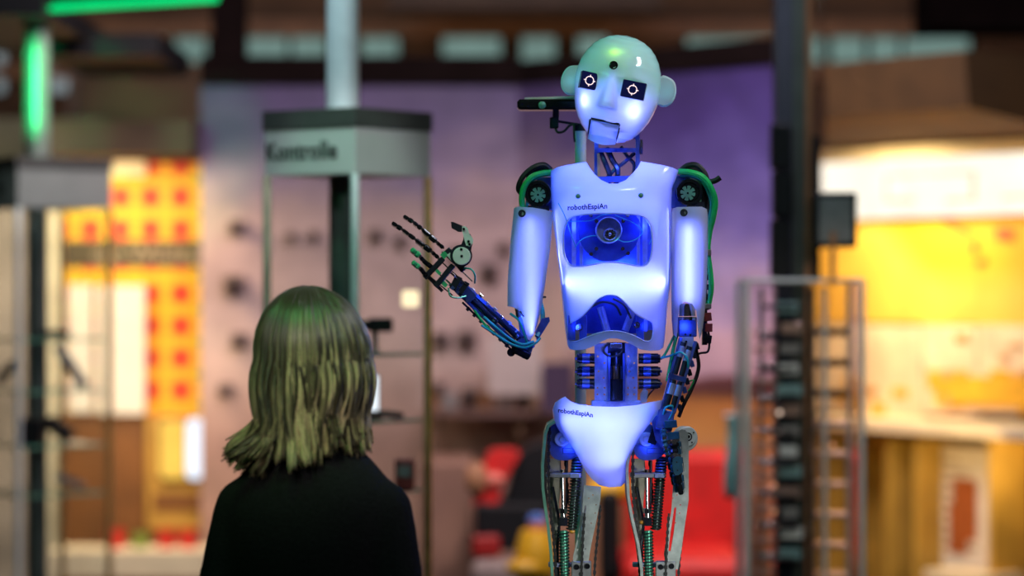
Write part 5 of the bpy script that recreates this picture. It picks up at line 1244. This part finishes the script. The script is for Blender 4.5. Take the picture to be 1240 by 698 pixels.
# ================================================================== red seat, red sofa and toys in the middle ground
def upholstered(mb, px0, px1, py0, py1, d, th, bev): return pxbox(mb, px0, px1, py0, py1, d, th, bev)
DS = 9.7
M['redfab'] = mat('red_upholstery', (.62, .012, .010), .55, scale=14, var=.2)
M['reddark'] = mat('dark_red_piping', (.3, .005, .005), .5)
t = thing('red_sofa', P(838, 960, DS+.3), 'large red upholstered sofa behind the robot\'s legs, to their right', 'sofa')
pxbox(MB(M['redfab']), 758, 906, 548, 676, DS+.25, .28, .03).build('backrest', t)
pxbox(MB(M['redfab']), 756, 908, 679, 760, DS-.35, .65, .03).build('seat', t)
pxbox(MB(M['reddark']), 757, 907, 675.5, 680, DS+.2, .1).build('seam', t)
pxbox(MB(M['black']), 756, 908, 764, 930, DS-.3, .8, .01).build('base', t)
for x in (770, 896): MB(M['black']).cyl(P(x, 930, DS), (P(x, 0, DS).x, DS, 0), .03, 10).build('leg', t)
t = thing('bucket_seat', P(605, 960, 9.9), 'red bucket seat tilted back on a black base, left of the robot\'s legs', 'seat')
MB(M['redfab']).plate(dense([(590, 552), (600, 546), (628, 548), (624, 560), (612, 580), (606, 600), (602, 618), (585, 620), (574, 612), (573, 596), (582, 575)], 4, True), 0, .14, D=9.85).build('backrest', t)
sp2 = MB(mat('pale_red_patch', (.8, .2, .15), .5)); sp2.ball(P(598, 581, 9.84), .03, 12, (1.2, .4, .8)); sp2.build('headrest_patch', t)
MB(mat('brown_leather', (.4, .18, .09), .6)).ball(P(577, 580, 9.84), .045, 14, (.9, .8, 1.3)).build('side_bolster', t)
MB(M['black']).plate(dense([(628, 555), (650, 540), (668, 545), (668, 615), (640, 620), (612, 612), (616, 590)], 4, True), .02, .3, D=9.9).build('side_wing', t)
pxbox(MB(M['black']), 575, 662, 612, 668, 9.75, .5, .01).build('base', t)
pxbox(MB(M['reddark']), 572, 606, 650, 676, 9.7, .06, .01).build('red_trim', t)
for x in (582, 652): MB(M['black']).cyl(P(x, 666, 10.0), (P(x, 0, 10.0).x, 10.0, 0), .03, 10).build('leg', t)
tag(pxbox(MB(mat('dusty_white_block', (.25, .18, .17), .6)), 570, 628, 682, 1000, 9.55, .15, .02).build('white_block'), 'dusty white block below the red bucket seat', 'block')
M['yellow'] = mat('yellow_plastic', (.8, .42, .02), .4, scale=10)
def toy(px, py0, py1, d, label, blue):
    s = d/FPX; t = thing('toy_figure', P(px, py1+250, d), label, 'toy'); h = (py1-py0)*s; b = P(px, py1, d)
    MB(M['yellow']).revolve(P(px, py1, d), (0, 0, 1), [(0, h*.34), (h*.15, h*.38), (h*.5, h*.3), (h*.72, h*.24), (h*.74, 0)], 20).build('body', t)
    MB(M['yellow']).ball(P(px-12, py1-6, d-.05), h*.22, 14, (1.5, 1, .7)).build('foot', t)
    hd_ = MB(mat('pink_plastic', (.75, .25, .22), .4)); hd_.ball(P(px+2, py0+(py1-py0)*.2, d), h*.15, 14); hd_.build('head', t)
    if blue: MB(mat('blue_plastic', (.1, .2, .6), .4)).revolve(P(px+2, py0+(py1-py0)*.12, d), (0, 0, 1), [(0, h*.16), (h*.1, h*.12), (h*.12, 0)], 16).build('hat', t)
    MB(M['black']).cyl((b.x, d, 0), (b.x, d, b.z), h*.3, 18).build('stand', t)
    return t
toy(648, 622, 694, 9.2, 'yellow toy figure with pink head and blue hat, left of the robot\'s legs', True)
t = thing('yellow_pod', P(738, 960, 9.6), 'yellow pod on a black stem, seen between the robot\'s legs', 'pod')
MB(M['yellow']).ball(P(738, 594, 9.6), .065, 18, (1.15, .8, .8)).build('pod_shell', t); c = P(738, 594, 9.6); MB(M['black']).cyl((c.x, 9.6, 0), (c.x, 9.6, c.z-.04), .032, 18).build('stem', t)
MB(M['black']).box((c.x, 9.6, .8), (.07, .14, .3), None, .02).build('stem_box', t)
# teal flag
t = thing('teal_banner', P(891, 607, 8.9), 'small teal hanging banner in front of the red sofa', 'banner')
fl = MB(mat('teal_cloth', (.08, .26, .26), .7, scale=18, var=.4)); g_ = []
for i in range(12):
    g_.append([fl.bm.verts.new(P(879+k*3.6+2*math.sin(i*.5), 505+i*9, 8.9)+Vector((0, .012*math.sin(k*1.1+i*.4), 0))) for k in range(8)])
for a, b in zip(g_, g_[1:]):
    for k in range(7): fl._f([a[k], a[k+1], b[k+1], b[k]])
bk_ = fl.build('cloth', t); sd = bk_.modifiers.new('thick', 'SOLIDIFY'); sd.thickness = .004
MB(M['alu']).cyl(P(877, 503, 8.9), P(910, 503, 8.9), .006, 8).build('rod', t)
xq = P(909, 0, 8.9).x; MB(M['alu']).cyl((xq, 8.9, 0), (xq, 8.9, P(0, 500, 8.9).z), .008, 10).build('stand', t)
MB(glow('pink_glint', (1, .72, .6), 1.6)).ball(P(902, 596, 8.88), .009, 10).build('banner_glint', t)  # glowing bead painted in as a pinkish-white glint

# ================================================================== dark column with a clear acrylic spiral case, right of the robot
D8 = 8.0
cx8 = P(966, 0, D8+.16).x; y8 = D8+.165
t = thing('column_showcase', (cx8, y8, 0), 'tall dark steel column with a clear case of metal rings round its lower half', 'column')
def colbox(mb, px0, px1, z0, z1, y, th, bev=0):
    a = P(px0, 0, y).x; b = P(px1, 0, y).x; return mb.box(((a+b)/2, y+th/2, (z0+z1)/2), (b-a, th, z1-z0), None, bev)
zt = lambda py, d: P(0, py, d).z
M['colgreen'] = mat('green_grey_steel', (.055, .07, .06), .4, .6, scale=12)
M['colrust'] = mat('rusty_edge', (.38, .17, .07), .5, .3, scale=12)
colbox(MB(M['darkmetal']), 940, 961, 0, 3.5, D8+.1, .12).build('shaft', t)
colbox(MB(M['colgreen']), 961, 975, 0, 3.5, D8+.09, .12).build('shaft_face', t)
colbox(MB(M['colrust']), 975.5, 982, 0, 3.5, D8+.1, .05).build('edge_strip', t)
for (a, b_, y0, y1) in ((934, 958, 150, 205), (936, 960, 208, 262), (934, 957, 266, 336)): colbox(MB(M['black']), a, b_, zt(y1, D8+.03), zt(y0, D8+.03), D8+.03, .06, .004).build('clamp_box', t)
colbox(MB(M['black']), 982.5, 993, zt(340, D8+.1), zt(165, D8+.1), D8+.1, .06).build('cable_trunk', t)
MB(M['acrylic']).cyl((P(1000, 0, D8).x, D8+.12, zt(340, D8)), (P(1000, 0, D8).x, D8+.12, 3.5), .012, 14).build('side_tube', t)
column = t
t = thing('speaker_box', P(1012, 300, D8), 'black square speaker box beside the dark column, in front of the bright sign', 'speaker')
colbox(MB(M['black']), 986, 1038, zt(300, D8), zt(233, D8), D8, .1, .006).build('cabinet', t); colbox(MB(M['grey']), 992, 1032, zt(294, D8), zt(239, D8), D8-.004, .006).build('grille', t)
colbox(MB(M['colrust']), 1006, 1012, zt(345, D8), zt(282, D8), D8-.02, .015).build('bracket_rod', t)
t = column
hw = 70*D8/FPX; cxa = P(975, 0, D8).x; zc = zt(340, D8)
for sx in (-1, 1):
    for sy in (0, 1): MB(M['satin']).cyl((cxa+sx*hw, D8+.02+sy*.3, .02), (cxa+sx*hw, D8+.02+sy*.3, zc), .009, 10).build('corner_post', t)
for q in (((-1, 0), (1, 0)), ((-1, 1), (1, 1)), ((-1, 0), (-1, 1)), ((1, 0), (1, 1))):
    (ax1, ay1), (bx1, by1) = q; mb = MB(M['acrylic']); A = Vector((cxa+ax1*hw, D8+.02+ay1*.3, 0)); B2 = Vector((cxa+bx1*hw, D8+.02+by1*.3, 0)); u = (B2-A).normalized()*.01
    mb._f([mb.bm.verts.new(p) for p in (A+u+Vector((0, 0, .02)), B2-u+Vector((0, 0, .02)), B2-u+Vector((0, 0, zc)), A+u+Vector((0, 0, zc)))]); mb.build('acrylic_pane', t)
rim8 = MB(M['satin'])
for (a, b_) in (((-1, 0), (1, 0)), ((-1, 1), (1, 1)), ((-1, 0), (-1, 1)), ((1, 0), (1, 1))): rim8.cyl((cxa+a[0]*hw, D8+.02+a[1]*.3, zc), (cxa+b_[0]*hw, D8+.02+b_[1]*.3, zc), .006, 8)
rim8.build('top_rim', t); MB(M['black']).box((cxa, D8+.17, .01), (hw*2.1, .34, .02)).build('base_plate', t)
M['paleteal'] = mat('pale_teal_board', (.2, .36, .38), .4, scale=30)
M['rungmetal'] = mat('coppery_metal', (.72, .5, .4), .3, .8, scale=30)
rr = .2/2.2
for k in range(22):
    z = zt(372, D8)-k*.0445
    if k % 2 == 0:
        MB(M['darkmetal'] if k < 5 else M['steel']).tube([(P(948, 0, D8).x+.05*math.cos(a), D8+.06+.03*math.sin(a), z) for a in [i*2*PI/20 for i in range(21)]], .006, 7, False).build('metal_ring', t)
for k in range(17):
    z = zt(404, D8)-k*.0885*1.0*.98
    if z < .2: break
    xx0 = P(993, 0, D8).x; xx1 = P(1033, 0, D8).x
    MB(M['brownpanel'] if k < 3 else M['rungmetal']).box(((xx0+xx1)/2, D8+.15, z), (xx1-xx0, .12, .012 if k > 2 else .02), None, .003).build('rung', t)
for x, m__ in ((925, 'grey'), (988, 'steel'), (1003, 'satin')): MB(M[m__]).cyl((P(x, 0, D8).x, D8+.09, .02), (P(x, 0, D8).x, D8+.09, zc-.02), .008, 10).build('inner_rod', t)
for k in range(13): colbox(MB((M['paleteal'], M['rungmetal'], M['grey'], M['satin'])[k % 4]), 940+(k*7) % 9, 966+(k*5) % 7, zt(380+k*25, D8), zt(366+k*25, D8), D8+.035+.004*(k % 3), .02, .002).build('circuit_block', t)
for k in range(16): MB(M['rungmetal'] if k % 2 else M['steel']).tube([(P(931, 0, D8).x+.032*math.cos(a), D8+.08+.03*math.sin(a), zt(405, D8)-k*.045) for a in [i*2*PI/18 for i in range(19)]], .005, 7, False).build('metal_ring', t)
bulb = glow('pinkish_glint', (1, .72, .55), 1.6); glint_orange = glow('orange_glint', (1, .45, .25), .9)  # glowing beads painting the specular glints of the metal rings
for x, y, m__ in ((944, 500, bulb), (937, 588, glint_orange), (937, 620, glint_orange), (1008, 540, glint_orange)): MB(m__).ball(P(x, y, D8+.01), .006, 10).build('glint_bead', t)  # bulb is the pinkish glint material, beads stand in for glints

# ================================================================== right booth, its front running a little towards the camera on the right
RA = P(985, 0, 11.0); RB = P(1262, 0, 10.0); rx = (RB-RA); rx.z = 0; rlen = rx.length; rx.normalize(); rn = Vector((-rx.y, rx.x, 0)); RROT = Matrix((rx, rn, Vector((0, 0, 1)))).transposed()
def ru(px, off=0):       # distance along the booth front for a picture column
    k = (px-620)/FPX; a = RA+rn*off; u = (k*a.y-a.x)/(rx.x-k*rx.y); return u, (a+rx*u).y
def rbox(mb, px0, px1, py0, py1, off, th, bev=0):     # heights are read at the middle column
    u0, d0 = ru(px0, off); u1, d1 = ru(px1, off); dm = (d0+d1)/2; z0 = P(0, py1, dm).z; z1 = P(0, py0, dm).z
    c = RA+rn*(off+th/2)+rx*((u0+u1)/2); c.z = (z0+z1)/2; return mb.box(c, (u1-u0, th, z1-z0), RROT, bev)
# brown soffit: vertical face above, sloping underside
u0, d0 = ru(992, 0); u1, d1 = ru(1300, 0)
def rp(u, off, z): v = RA+rx*u+rn*off; return Vector((v.x, v.y, z))
sf = MB(mat('brown_soffit', (.10, .05, .015), .8, scale=7)); zz = [(.0, 2.165), (-.5, 2.24), (-.52, 2.43), (.3, 2.43), (.3, 2.165)]
lo = [sf.bm.verts.new(rp(ru(1000, o_)[0], o_, z)) for o_, z in zz]; hi = [sf.bm.verts.new(rp(u1, o_, z)) for o_, z in zz]
sf._f(lo); sf._f(hi[::-1])
for k in range(5): sf._f([lo[k], lo[(k+1) % 5], hi[(k+1) % 5], hi[k]])
tag(sf.build('brown_soffit'), 'wide brown soffit above the bright sign, upper right', 'soffit')
t = thing('illuminated_sign', rp(.4, .0, 1.9), 'long glowing white sign box above the yellow wall, right booth', 'sign')
rbox(MB(M['cream']), 992, 1290, 175, 190, -.02, .12).build('top_rail', t)
rbox(MB(glow('white_lightbox', (1, .93, .78), 1.25)), 992, 1290, 190, 262, 0, .1).build('lightbox', t)
mk = glow('pale_amber_print', (1, .8, .5), 1.0)
fr2 = MB(mk)
for a, b_, y0, y1 in ((1071, 1180, 209.5, 213), (1071, 1106, 240, 245), (1145, 1180, 240, 245), (1176, 1181, 208, 244), (1071, 1074, 213, 240), (1214, 1262, 236, 240)): rbox(fr2, a, b_, y0, y1, -.004, .006)
fr2.build('sign_frame_print', t)
def yellow_mat():
    m, nt, out = nodes_of('yellow_wall_print'); L = nt.links.new
    g = N(nt, 'ShaderNodeNewGeometry'); sp = N(nt, 'ShaderNodeSeparateXYZ'); L(g.outputs['Position'], sp.inputs[0])
    a = N(nt, 'ShaderNodeMath', operation='MULTIPLY', n1=.62); L(sp.outputs['Z'], a.inputs[0])
    b = N(nt, 'ShaderNodeMath', operation='ADD'); L(sp.outputs['X'], b.inputs[0]); L(a.outputs[0], b.inputs[1])
    r = N(nt, 'ShaderNodeMapRange', n1=2.52, n2=2.62); L(b.outputs[0], r.inputs[0])
    z = N(nt, 'ShaderNodeMapRange', n1=1.6, n2=1.72); L(sp.outputs['Z'], z.inputs[0])
    ml = N(nt, 'ShaderNodeMath', operation='MULTIPLY'); L(r.outputs[0], ml.inputs[0]); L(z.outputs[0], ml.inputs[1])
    ns = N(nt, 'ShaderNodeTexNoise', i_Scale=5.0); L(g.outputs['Position'], ns.inputs['Vector'])
    m3 = N(nt, 'ShaderNodeMix', data_type='RGBA'); m3.inputs['A'].default_value = (.85, .5, .08, 1); m3.inputs['B'].default_value = (.8, .38, .012, 1); L(ml.outputs[0], m3.inputs['Factor'])
    vv = N(nt, 'ShaderNodeMapRange', n1=.3, n2=.7, n3=.85, n4=1.1); L(ns.outputs['Fac'], vv.inputs[0])
    m2 = N(nt, 'ShaderNodeMix', data_type='RGBA', blend_type='MULTIPLY'); m2.inputs['Factor'].default_value = 1; L(m3.outputs['Result'], m2.inputs['A']); L(vv.outputs[0], m2.inputs['B'])
    p = N(nt, 'ShaderNodeBsdfPrincipled', i_Roughness=.6); L(m2.outputs['Result'], p.inputs['Base Color']); L(p.outputs[0], out.inputs[0]); return m
M['yellowwall'] = yellow_mat()
t = thing('yellow_wall_panel', rp(.4, .06, 1.5), 'bright yellow printed wall panel under the glowing sign', 'panel')
rbox(MB(M['yellowwall']), 985, 1290, 262, 392, .06, .05).build('printed_board', t)
M['rust'] = mat('rust_print', (.4, .1, .02), .6); 
pr = MB(M['rust'])
for (x, y, w_, h_, r_) in ((1150, 272, 26, 7, .5), (1166, 281, 20, 6, .4), (1178, 300, 10, 12, 0), (1215, 284, 30, 16, .1), (1186, 318, 16, 7, -.3)):
    u, d = ru(x, .05); c = RA+rx*u+rn*.056; c.z = P(0, y, d).z; pr.box(c, (w_*d/FPX, .006, h_*d/FPX), RROT @ Matrix.Rotation(r_, 3, 'Y'))
pr.build('printed_shape', t)
M['palepink'] = mat('pale_printed_board', (.82, .66, .46), .6, scale=9, var=.18); M['amber'] = mat('amber_print', (.82, .45, .03), .6, scale=14); M['ltbrown'] = mat('light_brown_print', (.62, .33, .12), .6, scale=14)
for x0, x1, lab in ((988, 1116, 'pale printed board above the right booth shelf, left one'), (1118, 1182, 'pale printed board above the right booth shelf, middle one'), (1184, 1290, 'pale printed board above the right booth shelf, right one')):
    u, d = ru((x0+x1)/2, .05); t = thing('printed_board', rp(u, .05, P(0, 510, d).z), lab, 'board', 'pale boards over the shelf')
    rbox(MB(M['palepink']), x0, x1, 394, 503, .05, .02).build('board', t)
    rr_ = random.Random(x0)
    for k in range(6):
        xa = x0+rr_.uniform(.05, .75)*(x1-x0); ya = rr_.uniform(440, 490); rbox(MB(M['amber']), xa, min(x1-2, xa+rr_.uniform(8, 26)), ya, ya+rr_.uniform(6, 24), .044+.0006*k, .005).build('amber_print', t)
    for k in range(4):
        xa = x0+rr_.uniform(.1, .7)*(x1-x0); ya = rr_.uniform(400, 500); rbox(MB(M['ltbrown']), xa, min(x1-2, xa+rr_.uniform(6, 22)), ya, ya+rr_.uniform(4, 10), .041+.0006*k, .005).build('brown_print', t)
tag(rbox(MB(M['amber']), 1150, 1290, 458, 492, .03, .008).build('amber_strip'), 'wide amber printed strip across the boards, far right', 'strip')
t = thing('lit_shelf', rp(.4, -.1, 1.1), 'bright cream shelf below the pale boards, right booth', 'shelf')
rbox(MB(M['cream']), 990, 1290, 512, 528, -.16, .3, .004).build('shelf_board', t)
MB(M['cream']).box((rp(.08, -.2, 0).x, rp(.08, -.2, 0).y, 1.12), (.02, .08, .06)).build('end_stop', t)
t = thing('lower_cabinet', rp(.4, .1, .4), 'olive-ochre cabinet under the cream shelf with open dark bay on the right', 'cabinet')
M['oliveochre'] = mat('olive_ochre_board', (.5, .3, .05), .55, scale=7)
rbox(MB(M['oliveochre']), 990, 1290, 531, 950, .12, .05).build('back_board', t)
for x0, x1 in ((990, 1000), (1072, 1077), (1106, 1112), (1197, 1203)): rbox(MB(M['oliveochre']), x0, x1, 533, 950, -.1, .22).build('upright', t)
rbox(MB(M['brownpanel']), 1203, 1290, 530, 950, .08, .03).build('bay_back', t)
t2 = thing('white_poster', rp(.5, .0, .6), 'white poster with rows of print and a brown figure, under the shelf', 'poster')
rbox(MB(M['paper']), 1113, 1196, 541, 690, .02, .02).build('sheet', t2)
q = MB(M['tan'])
for k in range(9): rbox(q, 1118, 1160+12*(k % 3), 556+13*k, 559.5+13*k, .016, .004)
q.build('print_rows', t2)
q = MB(M['rust'])
q2 = [(1160, 640, 22, 60), (1166, 600, 26, 40), (1176, 620, 12, 70)]
for x, y, w_, h_ in q2: rbox(q, x-w_/2, x+w_/2, y-h_/2, y+h_/2, .012+x*.000001, .004)
q.build('figure_print', t2)
tag(rbox(MB(M['cream']), 1119, 1189, 694, 704, -.2, .2).build('low_ledge'), 'pale ledge at the foot of the white poster', 'ledge')
for i, (x, y, s_) in enumerate(((1216, 565, 20), (1232, 590, 18), (1212, 640, 20), (1230, 660, 22))):
    u, d = ru(x, .05); c = rp(u, .05, P(0, y, d).z); r = s_/2*d/FPX
    tag(MB((M['redplastic'], M['grey'], M['copper'], M['ochre'])[i]).ball(c, r, 14, (1, .5, 1)).build('round_sign', base=c), ('red', 'grey', 'dark red', 'ochre')[i]+' round badge in the dark bay, far right', 'badge', 'round badges in the bay')
